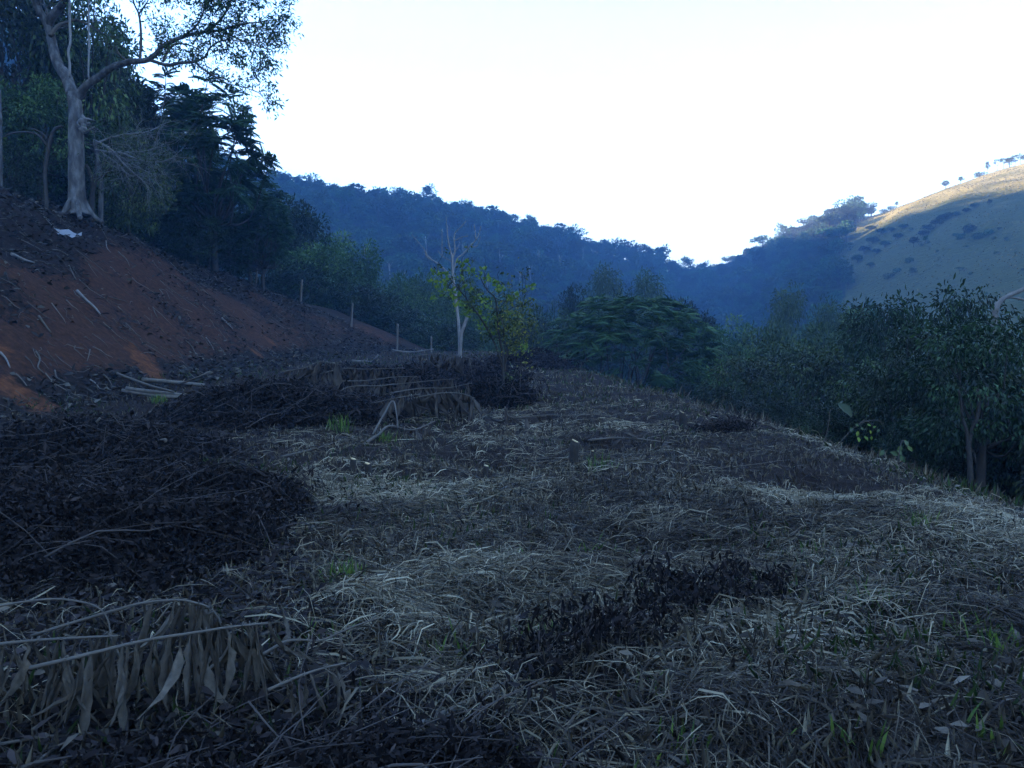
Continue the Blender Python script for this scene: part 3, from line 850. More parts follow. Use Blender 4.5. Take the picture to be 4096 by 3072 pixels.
BT_D = 34.0
def big_tree():
    rng = np.random.RandomState(51)
    b = P(78, 212, BT_D); b[2] = float(H(b[0], b[1])) - .1
    e = empty('pale_barked_tree', b, 'big old tree with pale flaking trunk and forked limbs on top of the earth bank', 'tree')
    off = -b
    def loc(pts): return np.asarray(pts) + off
    tips = []
    # trunk with root flare
    mb = MB()
    tr = px_path([(78, 216), (77, 205), (76.5, 170), (76, 130), (75.5, 108), (73, 93)], BT_D)
    c = spline(tr, 5)
    rad = np.interp(np.linspace(0, 1, len(c)), [0, .12, .3, .7, 1], [.52, .40, .33, .29, .26])
    tube(mb, loc(c), rad, 14, .55, .04, rng)
    for a in (0.4, 1.7, 2.9, 4.2, 5.3):     # buttress roots
        p0 = c[6] + np.array([math.cos(a), math.sin(a), 0]) * .25
        p1 = c[2] + np.array([math.cos(a), math.sin(a), -.15]) * .6
        p2 = c[0] + np.array([math.cos(a), math.sin(a), -.25]) * .95
        q = spline([p0, p1, p2], 4); q[:, 2] = np.maximum(q[:, 2], [float(H(w[0], w[1])) - .12 for w in q])
        tube(mb, loc(q), np.linspace(.12, .10, len(q)), 7, .5, .06, rng)
    for (u, v, s) in [(86, 121, .13), (92, 125, .09), (88, 131, .12), (84, 127, .16), (96, 121, .06), (97, 129, .06)]:   # burrs and broken stubs on its right side
        w = px_path([(80, v + 2), ((80 + u) / 2, v + 1 - s * 20), (u, v)], BT_D - .4) + rng.randn(3, 3) * .06
        tube(mb, loc(spline(w, 3)), np.array([.8, 1, 1.2, 1, .8, .6, .3]) * s, 6, .8, .18, rng)
    mb.build('trunk', M['bark'], e, True)
    # limbs: each its own part
    L = [([(73, 95), (66, 77), (57, 62), (52, 42), (48, 26), (40, 12), (34, -2), (28, -30), (30, -70)], [0, .2, .3, .5, .4, .2, 0, -.5, -1], .26, .10, 10),
         ([(48, 24), (54, 14), (61, 6), (67, -4), (78, -35), (90, -70)], [.4, .2, 0, -.3, -.8, -1], .2, .08, 10),
         ([(50, 36), (58, 26), (68, 22), (76, 20), (86, 24), (92, 27)], [0, .2, .4, .5, .6, .7], .10, .03, 6),
         ([(77, 99), (86, 86), (99, 77), (111, 68), (128, 62), (147, 60), (158, 52), (163, 46), (182, 37), (204, 32), (222, 30), (242, 24), (262, 22)], [0, -.1, -.2, -.4, -.5, -.6, -.7, -.8, -1, -1.2, -1.4, -1.5, -1.6], .18, .025, 34),
         ([(150, 60), (167, 65), (180, 63), (193, 62), (205, 57), (210, 48), (224, 40), (244, 42)], [-.6, -.7, -.9, -1, -1.1, -1.2, -1.3, -1.3], .08, .018, 16),
         ([(195, 62), (203, 69), (216, 77), (228, 84), (240, 86), (258, 92)], [-1, -1.1, -1.2, -1.3, -1.4, -1.5], .05, .012, 10),
         ([(163, 62), (167, 52), (176, 44), (192, 46), (206, 55)], [-.7, -.7, -.8, -.9, -1], .06, .02, 3),
         ([(204, 32), (216, 24), (226, 12), (232, -2), (240, -20)], [-1.2, -1.3, -1.4, -1.5, -1.6], .06, .02, 16),
         ([(182, 37), (196, 26), (204, 10), (206, -12)], [-1, -1.3, -1.6, -1.9], .05, .02, 16),
         ([(222, 30), (240, 40), (256, 46), (272, 50)], [-1.4, -1.4, -1.4, -1.4], .045, .012, 12),
         ([(140, 60), (141, 35), (139, 15), (134, 3), (131, -15)], [-.5, -.3, -.2, -.1, 0], .06, .03, 8),
         ([(139, 14), (146, 4), (152, -8)], [-.2, -.2, -.2], .035, .02, 6),
         ([(128, 62), (119, 54), (116, 46)], [-.5, -.7, -.8], .06, .02, 2)]
    for pts, dz, r0, r1, ntw in L:
        mb = MB(); lv = []
        w = px_path([(q[0], q[1], z) for q, z in zip(pts, dz)], BT_D)
        lim = [q for q in range(ntw)]
        finish_branch(mb, lv, rng, loc(w), r0, r1, ntw, .85, 1 if ntw > 12 else 1, 8 if r0 > .15 else 6, 5, .16, .75, .05)
        mb.build('limb', M['bark'] if r0 > .15 else M['twig'], e, True)
        if ntw > 2 and pts[-1][0] > 100: tips += lv
        elif ntw > 5: tips += lv[::2]
    ps = np.array([t[0] for t in tips]); ds = np.array([t[1] for t in tips])
    mb = MB()
    per = 11
    n = len(ps) * per
    pos = np.repeat(ps, per, 0) + rng.randn(n, 3) * .17
    d = unit(np.repeat(ds, per, 0) * .4 + rand_dirs(rng, n) * .8 + np.array([0, 0, -.55]))
    s = rng.uniform(.13, .25, n)
    scatter(mb, LEAF2_V, LEAF2_F, pos, d, rand_dirs(rng, n), np.stack([s * .32, s, s], -1), np.clip(rng.randn(n) * .2 + .5, 0, 1))
    mb.build('crown', M['leaf_mid'], e)
    return e
big_tree()
# creepers hanging from the limb
for (u, v0, v1, lab) in [(70, -20, 77, 'pale creeper hanging down beside the forked leader of the big bank tree'),
                         (89, -20, 79, 'thinner creeper hanging free onto the right limb of the big bank tree')]:
    rng = np.random.RandomState(int(u))
    w = px_path([(u + rng.randn() * .5, v, -.4) for v in np.linspace(v0, v1, 9)], BT_D)
    mb = MB(); c = spline(w, 3); b0 = c[-1].copy()
    tube(mb, c - b0, .055 if u < 80 else .04, 5, .8, .12, rng)
    o = mb.build('hanging_creeper', M['bark_pale']); o.location = b0
    tag(o, lab, 'creeper')

def custom_tree(name, label, traces, d, m, cat='tree', rng=None, leaves=None, part='stem'):
    """A tree or stem drawn limb by limb; the first trace starts on the ground."""
    p0 = P(traces[0][0][0][0], traces[0][0][0][1], d)
    p0[2] = float(H(p0[0], p0[1])) - .05
    e = empty(name, p0, label, cat)
    ends = []
    for i, (pts, r0, r1) in enumerate(traces):
        w = px_path(pts, d)
        if i == 0: w[0] = p0 - [0, 0, .15]
        c = spline(w, 4); ends.append(c)
        mb = MB(); tube(mb, c - p0, np.linspace(r0, r1, len(c)), 7, .5, .06, rng or np.random.RandomState(3))
        mb.build('trunk' if i == 0 else 'branch', m, e, True)
    return e, p0, ends

# slender trees beside it
rng5 = np.random.RandomState(52)
def thin_tree(label, pts, d, r, m, name='slender_tree', more=()):
    e, p0, ends = custom_tree(name, label, [(pts, r, r * .6)] + [(q, r * .6, r * .3) for q in more], d, m)
    return e, p0, ends
thin_tree('slender dark trunk standing just left of the big pale tree', [(47, 219), (46, 195), (45, 170), (49, 145), (54, 130), (62, 126)], 33, .09, M['bark_dark'],
          more=[[(48, 147), (38, 135), (24, 132), (10, 134), (4, 137)], [(47, 140), (42, 133), (30, 128)]])
thin_tree('short forked trunk close behind the right side of the big pale tree', [(91, 213), (92, 200), (93, 188), (91, 175), (86, 165)], 35, .12, M['bark_dark'],
          more=[[(93, 190), (98, 180), (108, 172), (114, 163)], [(93, 186), (96, 175), (95, 160)]])
thin_tree('thin grey stem at the very edge on the bank top', [(1, 200), (1, 160), (1, 125), (0, 90)], 34, .07, M['bark'])
for (u, v0, v1, lab) in [(197, 290, 235, 'thin stem under the feathery tree, left one of two'), (209, 283, 250, 'thin stem under the feathery tree, right one of two'), (168, 255, 222, 'stout dark trunk beneath the feathery tree crown')]:
    thin_tree(lab, [(u, v0), (u + .5, (v0 + v1) / 2), (u + 1, v1)], 48, .09 if u > 180 else .2, M['bark'])

# ------------------------------------------------------------------ trees behind the bank and in the valley (kind, u, depth, top row, width px)
def trees(rows, group=None):
    for r in rows:
        kind, u, d, vt, w, lab = r[:6]
        place_px(kind, {'bushy': 'bushy_tree', 'bushy2': 'bushy_tree', 'feather': 'feathery_tree', 'umbrella': 'umbrella_tree', 'twiggy': 'bare_tree', 'near_bush': 'shrub'}.get(kind, 'broadleaf_tree'),
                 u, d, vt, w, lab, 'shrub' if kind in ('near_bush',) else 'tree', r[6] if len(r) > 6 else group)
trees([
    ('dense', 10, 42, -75, 150, 'tall dark broadleaf tree filling the upper corner behind the bank'),
    ('dense2', 74, 44, -62, 125, 'tall green tree directly behind the fork of the big bank tree'),
    ('dense', 118, 48, 48, 100, 'dark tree whose crown shows below the big right limb'),
    ('dense2', 35, 40, 60, 110, 'mid green crown behind the slender dark trunk'),
    ('bushy2', 128, 41, 118, 90, 'low green crown right of the big pale trunk'),
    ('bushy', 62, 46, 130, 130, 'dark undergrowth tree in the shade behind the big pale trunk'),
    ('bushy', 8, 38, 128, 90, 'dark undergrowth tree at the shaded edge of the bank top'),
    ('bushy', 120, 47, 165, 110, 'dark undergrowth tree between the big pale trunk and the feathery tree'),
    ('feather', 212, 47, 76, 122, 'tall feathery tree with tiered drooping sprays at the end of the left wood'),
    ('feather', 176, 52, 70, 100, 'second feathery tree half hidden behind the tall one'),
    ('feather', 248, 56, 165, 90, 'smaller feathery tree low on the sky side of the tall one'),
    ('bushy', 205, 51, 195, 130, 'dark shrubby tree at the foot of the tall feathery tree'),
    ('bushy', 150, 47, 205, 90, 'dark shrubby tree on the bank rim under the feathery trees'),
    ('bushy', 255, 60, 245, 90, 'dark shrubby tree behind the first fence post'),
    ('dense', 292, 72, 196, 92, 'rounded tree left of the pair behind the fence posts'),
    ('dense2', 342, 74, 216, 82, 'rounded tree right of the pair behind the fence posts'),
    ('dense2', 318, 66, 232, 90, 'broad crown in front of the rounded pair behind the fence'),
    ('bushy', 300, 62, 262, 100, 'dark shrub tree just behind the second fence post'),
    ('bushy', 352, 64, 280, 90, 'dark shrub tree just behind the third fence post'),
    ('bushy2', 392, 80, 272, 84, 'light green crown above the fourth fence post'),
    ('bushy2', 425, 84, 268, 70, 'light green crown behind the bare pale tree'),
    ('bushy', 398, 64, 306, 96, 'dark low crown behind the fourth fence post'),
    ('bushy2', 440, 70, 290, 80, 'light green shrub tree at the foot of the bare pale tree'),
    ('bushy2', 478, 72, 300, 70, 'green shrub tree behind the young bright-leaved tree'),
    ('bushy', 452, 60, 318, 80, 'dark shrub filling the gap behind the broken pale stem'),
    ('bushy2', 510, 66, 312, 72, 'green shrub tree right behind the young tree'),
    ('bushy', 535, 60, 318, 60, 'dark shrub tree between the young tree and the umbrella tree'),
    ('droopy', 598, 105, 259, 60, 'pale tall crown rising behind the umbrella tree on the left'),
    ('droopy', 640, 108, 264, 58, 'pale drooping crown rising behind the umbrella tree on the right'),
    ('dense', 578, 85, 286, 56, 'compact dark crown left of the pale crowns'),
    ('bushy2', 664, 100, 285, 50, 'greyish crown right of the pale drooping crown'),
    ('bushy', 612, 90, 290, 70, 'dark crown filling in under the pale crowns'),
    ('umbrella', 632, 46, 294, 200, 'wide umbrella-shaped feathery tree below the edge of the clearing'),
    ('bushy', 560, 54, 325, 60, 'dark shrub tree on the left flank of the umbrella tree'),
    ('bushy', 700, 58, 335, 70, 'dark shrub tree on the right flank of the umbrella tree'),
    ('twiggy', 735, 60, 312, 62, 'grey leafless thicket right of the umbrella tree'),
    ('twiggy', 762, 64, 318, 50, 'second grey leafless thicket, beside the drooping tree'),
    ('twiggy', 556, 80, 284, 46, 'grey leafless thicket left of the compact dark crown'),
    ('droopy', 790, 78, 280, 60, 'pale drooping tree in front of the forest edge'),
    ('droopy', 822, 74, 292, 62, 'second pale drooping tree, closer to the pasture'),
    ('bushy2', 782, 56, 320, 84, 'bright topped bushy tree in the middle of the right thicket'),
    ('bushy2', 735, 40, 345, 80, 'bushy tree with yellowish top next to the umbrella tree'),
    ('bushy2', 800, 44, 352, 76, 'bushy tree with yellowish top in front of the drooping trees'),
    ('near_broadleaf2', 745, 31, 350, 105, 'dark bushy tree at the clearing edge, nearest the umbrella tree'),
    ('near_broadleaf2', 815, 27, 336, 125, 'dark bushy tree at the clearing edge, second right of the umbrella tree'),
    ('near_broadleaf', 862, 30, 300, 110, 'broadleaf tree with pale upper leaves left of the tall right crowns'),
    ('near_broadleaf', 905, 26, 292, 120, 'tall dark crown left of the pale broken snag'),
    ('near_broadleaf', 958, 24, 282, 120, 'tallest dark crown just left of the pale broken snag'),
    ('near_broadleaf2', 880, 19, 352, 130, 'green bushy tree behind the weathered stub post'),
    ('near_broadleaf', 1042, 15.0, 306, 150, 'large leafy tree at the right edge below the snag'),
    ('near_broadleaf', 984, 13.9, 312, 165, 'large leafy tree over the forked trunk'),
    ('near_broadleaf2', 1035, 15, 360, 130, 'leafy bush at the far right edge of the clearing'),
    ('near_broadleaf2', 930, 21, 385, 120, 'dark bush in deep shade left of the forked trunk'),
    ('near_broadleaf2', 1000, 20, 390, 140, 'dark bush in deep shade behind the right trunks'),
    ('dense2', 98, 51, -15, 95, 'tall green tree in the gap between the forked leader and the right limb'),
    ('bushy', 196, 46.5, 205, 80, 'dark bush on the bank rim hiding the foot of the tall feathery tree'),
    ('bushy', 228, 49.5, 222, 80, 'dark bush on the bank rim right of the feathery tree foot'),
    ('bushy2', 412, 90, 262, 80, 'tall pale green crown left of the bare dead tree'),
    ('bushy2', 455, 92, 268, 90, 'tall pale green crown right behind the bare dead tree'),
    ('bushy2', 505, 80, 285, 80, 'green crown rising just right of the young tree'),
    ('bushy2', 545, 76, 296, 66, 'green crown at the left shoulder of the umbrella tree'),
    ('bushy', 380, 68, 288, 90, 'dark crown between the third and fourth fence posts'),
    ('dense', 690, 84, 300, 80, 'dark crown showing behind the right shoulder of the umbrella tree'),
    ('dense2', 728, 72, 300, 80, 'green crown behind the grey leafless thicket'),
    ('bushy2', 765, 50, 312, 90, 'bushy green crown filling the middle of the right thicket'),
    ('dense2', 850, 52, 288, 100, 'green crown between the pale drooping trees and the near broadleaf trees'),
    ('bushy', 712, 46, 338, 70, 'dark bush tight against the right side of the umbrella tree'),
    ('near_broadleaf2', 782, 35, 334, 110, 'dark bushy tree at the clearing edge between two others of its kind'),
    ('near_broadleaf2', 1085, 13.5, 345, 170, 'leafy tree past the right edge of the clearing, first outside the frame'),
    ('near_broadleaf', 1120, 19, 300, 170, 'tall leafy tree past the right edge of the clearing, behind the first'),
    ('near_broadleaf2', 1190, 12.5, 350, 190, 'leafy tree past the right edge of the clearing, farther outside the frame'),
    ('near_broadleaf', 925, 16.5, 322, 130, 'leafy tree left of the forked trunk, its crown reaching over the stub post'),
    ('near_broadleaf2', 968, 18, 345, 130, 'dense leafy bush behind the slim forked trunk'),
    ('near_bush', 945, 15.5, 420, 90, 'dark shrub in the shade left of the forked trunk foot'),
    ('near_bush', 1008, 14.5, 425, 90, 'dark shrub in the shade right of the thick trunk'),
    ('near_bush', 820, 18.5, 402, 70, 'dark shrub at the clearing edge left of the big single leaf'),
    ('near_bush', 748, 25, 398, 60, 'dark shrub at the clearing edge under the nearest bushy tree'),
    ('near_bush', 690, 37, 380, 50, 'small dark shrub at the right foot of the umbrella tree'),
    ('feather', 262, 50, 190, 60, 'low feathery spray tree at the right foot of the tall feathery tree'),
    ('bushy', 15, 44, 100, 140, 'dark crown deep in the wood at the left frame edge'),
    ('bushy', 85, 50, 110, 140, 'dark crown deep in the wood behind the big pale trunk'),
    ('bushy', 150, 53, 120, 120, 'dark crown deep in the wood right of the big pale trunk'),
    ('near_bush', 845, 19, 402, 60, 'low shrub at the clearing edge behind the big single leaf'),
    ('near_bush', 780, 24, 398, 60, 'low shrub at the clearing edge below the dark bushy trees'),
    ('near_bush', 905, 15, 420, 70, 'low shrub right of the weathered stub post'),
    ('near_bush', 718, 32, 385, 50, 'low shrub at the clearing edge beside the umbrella tree'),
])
# half leafless tree right of the big trunk, its twigs fanning out to the right
def fan_tree():
    rng = np.random.RandomState(58); d = 35.5
    b = P(100, 208, d); b[2] = float(H(b[0], b[1])) - .1
    e = empty('bare_tree', b, 'half bare tree fanning grey twigs out to the right of the big pale trunk', 'tree')
    tr_, tips = MB(), []
    c = spline(np.vstack([b, px_path([(101, 185), (98, 160), (94, 140)], d)]), 4)
    tube(tr_, c - b, np.linspace(.11, .07, len(c)), 7, .5)
    tr_.build('trunk', M['bark'], e, True)
    mb = MB()
    for pts in ([(94, 140), (106, 146), (122, 158), (140, 168), (156, 176)], [(96, 150), (112, 152), (132, 152), (150, 150), (166, 143)], [(95, 144), (110, 138), (128, 134), (146, 132), (160, 126)],
                [(108, 147), (126, 166), (142, 180), (150, 184)], [(100, 152), (118, 164), (130, 176), (146, 172)], [(120, 152), (140, 160), (160, 162), (178, 156)]):
        w = spline(px_path([(q[0], q[1], rng.randn() * .3) for q in pts], d - .4), 4) - b
        tube(mb, w, np.linspace(.05, .015, len(w)), 5, .6)
        for k in range(3, len(w)):
            for _ in range(2):
                grow(mb, rng, w[k], unit(w[min(k + 1, len(w) - 1)] - w[k - 1] + rng.randn(3) * .5), rng.uniform(.5, 1.0), .014, 2, tips, .5, .02, 2, .18, 3, .75)
    tag(mb.build('twigs', M['twig_pale'], e, True), kind='stuff')
    ps = np.array([t[0] for t in tips]); ps = ps[rng.rand(len(ps)) < .55]; n = len(ps)
    mb = MB(); s = rng.uniform(.1, .2, n)
    scatter(mb, LEAF2_V, LEAF2_F, ps, unit(rng.randn(n, 3) * .5 - [0, 0, .8]), rand_dirs(rng, n), np.stack([s * .35, s, s], -1), rng.rand(n))
    mb.build('leaves', M['leaf_mid'], e)
M['twig_pale'] = mat('twig_pale', [(0, (.09, .085, .08)), (1, (.24, .23, .215))], .9, 0, .1)
fan_tree()

M['bark_grey_dead'] = mat('bark_grey_dead', [(0, (.12, .11, .10)), (1, (.32, .30, .28))], .85, 0, .1, noise=(6, 1.0), bump=.3)
M['bark_white'] = mat('bark_bleached', [(0, (.22, .20, .18)), (1, (.5, .48, .45))], .85, 0, .1, noise=(6, 1.0), bump=.3)
# dead pale tree, broken stem, snag, right-hand trunks
e, p0, ends = custom_tree('dead_tree', 'bare pale dead tree with candelabra branches in the middle distance',
    [([(460, 352), (459, 328), (456, 300), (453, 276), (452.5, 262), (452, 255)], 0.080, 0.053),
     ([(452, 256), (450, 249), (448, 238), (447, 226), (446, 217)], 0.036, 0.014),
     ([(452.5, 262), (455, 249), (454, 239), (455.5, 232), (459, 229), (466, 221)], 0.036, 0.014),
     ([(454.5, 241), (459, 238.5), (464, 236.5), (468, 236)], 0.024, 0.014),
     ([(453, 272), (457, 259), (463, 254), (470, 246), (476, 240), (479, 233), (481, 226)], 0.040, 0.014),
     ([(470, 246), (475, 247), (478, 244), (481, 236)], 0.024, 0.013),
     ([(476, 240), (475, 230), (474, 224)], 0.024, 0.013),
     ([(454, 290), (450, 276), (441, 266), (431, 259), (427, 254), (424, 249), (412, 235)], 0.040, 0.013),
     ([(433, 260), (428, 258), (425, 252), (424, 247)], 0.024, 0.013),
     ([(452.5, 262), (449, 260), (442, 256), (438, 251)], 0.028, 0.013),
     ([(442, 256), (442, 244), (442, 229)], 0.024, 0.013),
     ([(452, 255), (455, 252), (458, 247), (460, 243)], 0.024, 0.013)], 38, M['bark_grey_dead'], rng=rng5)
custom_tree('broken_trunk', 'short broken pale stem leaning beside the dead tree', [([(460, 352), (461, 338), (464, 326), (468, 315)], .085, .08)], 37.5, M['bark_pale'])
custom_tree('dead_snag', 'pale broken snag standing out above the leafy trees by the pasture slope',
    [([(990, 420), (992, 360), (996, 312), (1000, 302), (1006, 297), (1022, 290), (1032, 284)], .075, .055), ([(1004, 298), (1012, 297.5), (1024, 300), (1036, 303)], .035, .02), ([(996, 318), (994.5, 308)], .08, .05)], 20.5, M['bark_pale'])
custom_tree('forked_trunk', 'slim grey trunk forking low at the clearing edge under leafy crowns',
    [([(973, 478), (970, 462), (968.5, 445), (972, 430), (977, 418), (979, 402), (978, 388)], .05, .022), ([(968.5, 447), (967, 432), (963, 420), (961, 405), (959, 390)], .036, .015), ([(968, 455), (973, 451), (975, 458), (976, 464)], .02, .012)], 13.2, M['bark_dark'])
custom_tree('leafy_tree_trunk', 'thick dark trunk right beside the slim forked one', [([(980, 480), (982, 455), (984, 430), (986, 405), (986, 385)], .085, .04), ([(985, 420), (994, 405), (1000, 392)], .04, .012)], 13.9, M['bark_dark'])

# pale bare trunks that show between the crowns of the far forest
rngP = np.random.RandomState(77)
for u, v, h in [(390, 283, 11), (404, 290, 9), (418, 300, 8), (366, 262, 9), (427, 258, 14), (539, 272, 15), (530, 285, 12), (519, 287, 8), (487, 300, 11), (463, 262, 10), (560, 268, 7), (352, 277, 8), (500, 268, 7), (582, 262, 8)]:
    th = math.atan((u - 512) / FPX); rr = np.linspace(110, 520, 800)
    X, Y = rr * math.sin(th), rr * math.cos(th); vv = 347 - (H(X, Y) + 7 - CAM_H) / Y * FPX
    k = int(np.argmax(vv <= v)); x, y = X[k], Y[k]; s = y / FPX; z = float(H(x, y))
    mb = MB(); top = 9.5 + h * s
    c = spline([(0, 0, 0), (.2, 0, top * .5), (rngP.randn() * .4, 0, top)], 3)
    tube(mb, c, np.linspace(.17, .08, len(c)), 5, .8)
    for q in range(3):
        a = rngP.rand() * 6.28; z0 = top * rngP.uniform(.72, .95)
        tube(mb, [(0, 0, z0), (math.cos(a) * 1.0, math.sin(a) * 1.0, z0 + 1.4), (math.cos(a) * 1.5, math.sin(a) * 1.5, z0 + 2.6)], [.05, .04, .03], 4, .8)
    o = mb.build('bare_forest_tree', M['bark_grey_dead']); o.location = (x, y, z)
    tag(o, 'x', 'tree', 'pale trunks in the far forest')
number_group('pale trunks in the far forest', '%s pale bare trunk from the left showing between crowns of the far forest')
# ------------------------------------------------------------------ the clearing: mats of dry grass, litter, sticks
rngG = np.random.RandomState(61)
M['dry_leaf_dark'] = mat('dry_leaf_dark', [(0, (.016, .013, .011)), (.6, (.045, .036, .029)), (1, (.12, .10, .078))], .8, .08, .12)
M['leaf_yellow'] = mat('leaf_yellowing', [(0, (.07, .09, .02)), (.6, (.15, .16, .03)), (1, (.26, .24, .04))], .5, .35, .3)
M['twig_dark'] = mat('twig_dark', [(0, (.022, .018, .016)), (1, (.12, .10, .085))], .9, 0, .1)
M['grass_dull'] = mat('dull_grass', [(0, (.02, .035, .010)), (.6, (.05, .085, .02)), (1, (.11, .16, .04))], .7, .3, .15)
def straw_left(d):  return np.interp(d, [2.5, 3.2, 5, 8, 13, 20, 30], [-.4, -.6, -1.55, -2.8, -4.4, -4.6, -3.5])
def flow(x, y):     # lie of the mown grass
    return (fbm(x * .28 + 11, y * .28 + 2, 3) - .5) * 5.0 + .25 + (fbm(x * 1.3, y * 1.3 + 31, 2) - .5) * 1.6
def mat_density(x, y):
    n = fbm(x * .55 + 2, y * .55 + 8, 4)
    k = (.34 + .66 * sstep((n - .36) / .2)) * (.4 + .6 * sstep((fbm(x * 2.3 + 4, y * 2.3, 3) - .36) / .2))
    k = k * (.05 + .95 * sstep((x - straw_left(y)) / 1.2 + .3))
    k = np.maximum(k * (1 - .45 * sstep((y - 19) / 8)) * (1 - .35 * sstep((4.2 - y) / 1.8)), .05 + .08 * (x > straw_left(y)))
    soil, _ = soil_attr(x, y)
    bare = np.exp(-(((x + 1.45) / .55) ** 2 + ((y - 4.5) / .5) ** 2))
    return k * (1 - .9 * bare) * (x > toe_x(y) + .2)
def mat_height(x, y):
    return .10 * sstep((fbm(x * .9 + 5, y * .9 + 1, 4) - .42) / .28)

def straw(n, dmin, dmax, seed, Lr=(.07, .40), wmin=0):
    rng = np.random.RandomState(seed)
    d = dmin * (dmax / dmin) ** (rng.rand(n) ** .82)
    x = rng.uniform(-.86, .86, n) * (d + 1.2); y = d
    keep = (rng.rand(n) < mat_density(x, y)) & (x < edge_x(y) + 1.8) & (x > toe_x(y) + .2)
    x, y, d = x[keep], y[keep], d[keep]
    n = len(x)
    a = flow(x, y) + rng.randn(n) * 1.15
    k = 4
    L = rng.uniform(*Lr, n) * np.interp(d, [3, 20, 40], [1, 1.0, 1.0])
    w = np.maximum(rng.uniform(.0018, .0052, n), d * .00040) * rng.choice([1, 1, 1, 1.7], n)
    w = np.maximum(w, wmin)
    arch = rng.uniform(.0, .05, n) * (1 + (rng.rand(n) < .06) * 2.0)
    bend = rng.randn(n) * .8
    z0 = mat_height(x, y) * rng.rand(n) ** .6 + .01
    V = np.zeros((n, k, 2, 3))
    px, py, ang = x.copy(), y.copy(), a - bend * .5
    tl = rng.randn(n) * .7
    for i in range(k):
        t = i / (k - 1)
        h = z0 + arch * 4 * t * (1 - t) + rng.randn(n) * .006
        hz = H(px, py) + h
        ww = w * (1 - .75 * abs(2 * t - .8) ** 2) * .5 + .0004
        sx, sy = -np.sin(ang) * ww, np.cos(ang) * ww
        V[:, i, 0] = np.stack([px - sx, py - sy, hz - ww * tl], -1)
        V[:, i, 1] = np.stack([px + sx, py + sy, hz + ww * tl], -1)
        px = px + np.cos(ang) * L / (k - 1); py = py + np.sin(ang) * L / (k - 1)
        ang = ang + bend / (k - 1) + rng.randn(n) * .12
    i0 = np.arange(k - 1) * 2
    F = np.stack([i0, i0 + 1, i0 + 3, i0 + 2], -1)
    F = (F[None] + (np.arange(n) * k * 2)[:, None, None]).reshape(-1, 4)
    # weathering: pale mats and rotted grey-brown ones, in patches
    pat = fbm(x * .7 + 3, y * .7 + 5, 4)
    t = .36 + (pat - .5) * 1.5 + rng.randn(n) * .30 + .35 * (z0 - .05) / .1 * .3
    t = t - .30 * sstep((5.2 - y) / 2.6) - .18 * sstep((y - 15) / 10)  # tint lowered close to the camera and again far off
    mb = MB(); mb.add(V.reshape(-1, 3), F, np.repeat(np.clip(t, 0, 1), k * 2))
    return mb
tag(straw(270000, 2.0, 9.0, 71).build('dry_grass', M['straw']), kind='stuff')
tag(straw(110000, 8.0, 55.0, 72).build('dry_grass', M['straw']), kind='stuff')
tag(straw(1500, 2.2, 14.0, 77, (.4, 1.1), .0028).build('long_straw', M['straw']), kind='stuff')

def stubble(n, seed):
    """short upright dead and green stalks over the whole clearing"""
    rng = np.random.RandomState(seed)
    d = 2.2 * (58 / 2.2) ** (rng.rand(n) ** .7)
    x = rng.uniform(-.86, .86, n) * (d + 1); y = d
    keep = (x < edge_x(y) + 2.5) & (x > toe_x(y) - .3)
    x, y, d = x[keep], y[keep], d[keep]; n = len(x)
    s = rng.uniform(.04, .16, n) * (1 + .6 * sstep((y - 16) / 8)) * np.where(x > edge_x(y) - .3, 1.7, 1)
    dirs = unit(np.stack([rng.randn(n) * .5, rng.randn(n) * .5, np.ones(n)], -1))
    w = np.maximum(.004, d * .0006)
    pos = np.stack([x, y, H(x, y) - .01], -1)
    gr = fbm(x * .5 + 21, y * .5, 3) + .10 * sstep((y - 20) / 6) + .12 * (x > edge_x(y) - .8)
    green = rng.rand(n) < sstep((gr - .45) / .25) * .5
    for g, m, nm in ((~green, M['straw'], 'dead_stubble'), (green, M['grass_dull'], 'low_grass')):
        mb = MB()
        kk = g.sum()
        scatter(mb, LEAF2_V, LEAF2_F, pos[g], dirs[g], rand_dirs(rng, kk), np.stack([w[g] * rng.uniform(1, 3, kk), s[g], s[g]], -1), np.clip(rng.randn(kk) * .2 + .24, 0, 1))
        tag(mb.build(nm, m), kind='stuff')
stubble(60000, 73)

def leaf_litter(n, seed, region, size, m, name, tint=(.5, .2), hz=.04):
    rng = np.random.RandomState(seed)
    x, y = region(rng, n); n = len(x)
    pos = np.stack([x, y, H(x, y) + rng.rand(n) * hz], -1)
    d = unit(np.stack([rng.randn(n), rng.randn(n), rng.randn(n) * .25], -1))
    up = unit(np.array([0, 0, 1.0]) + rng.randn(n, 3) * .45)
    s = rng.uniform(*size, n)
    mb = MB()
    scatter(mb, CURL_V, CURL_F, pos, d, up, np.stack([s * rng.uniform(.25, .55, n), s, s * rng.uniform(.3, .9, n)], -1), np.clip(rng.randn(n) * tint[1] + tint[0], 0, 1))
    return tag(mb.build(name, m), kind='stuff')
def reg_field(rng, n):
    d = 2.2 * (30 / 2.2) ** rng.rand(n); x = rng.uniform(-.86, .86, n) * (d + 1)
    k = (x < edge_x(d)) & (x > toe_x(d)); return x[k], d[k]
leaf_litter(7000, 74, reg_field, (.03, .10), M['dry_leaf'], 'leaf_litter', (.35, .25), .08)
def reg_left(rng, n):
    d = 2.1 * (24 / 2.1) ** rng.rand(n); x = straw_left(d) - np.abs(rng.randn(n)) * d * .35 + .3
    k = (x > toe_x(d)); return x[k], d[k]
leaf_litter(26000, 75, reg_left, (.03, .085), M['dead_leaf'], 'dark_leaf_litter', (.5, .25), .07)
def reg_bank(rng, n):
    y = rng.uniform(9, 54, n); s = rng.uniform(-.5, 11, n); x = toe_x(y) - s
    soil, fr = soil_attr(x, y)
    k = (rng.rand(n) < (.95 - soil * 1.15)) & (fr < .4); return x[k], y[k]
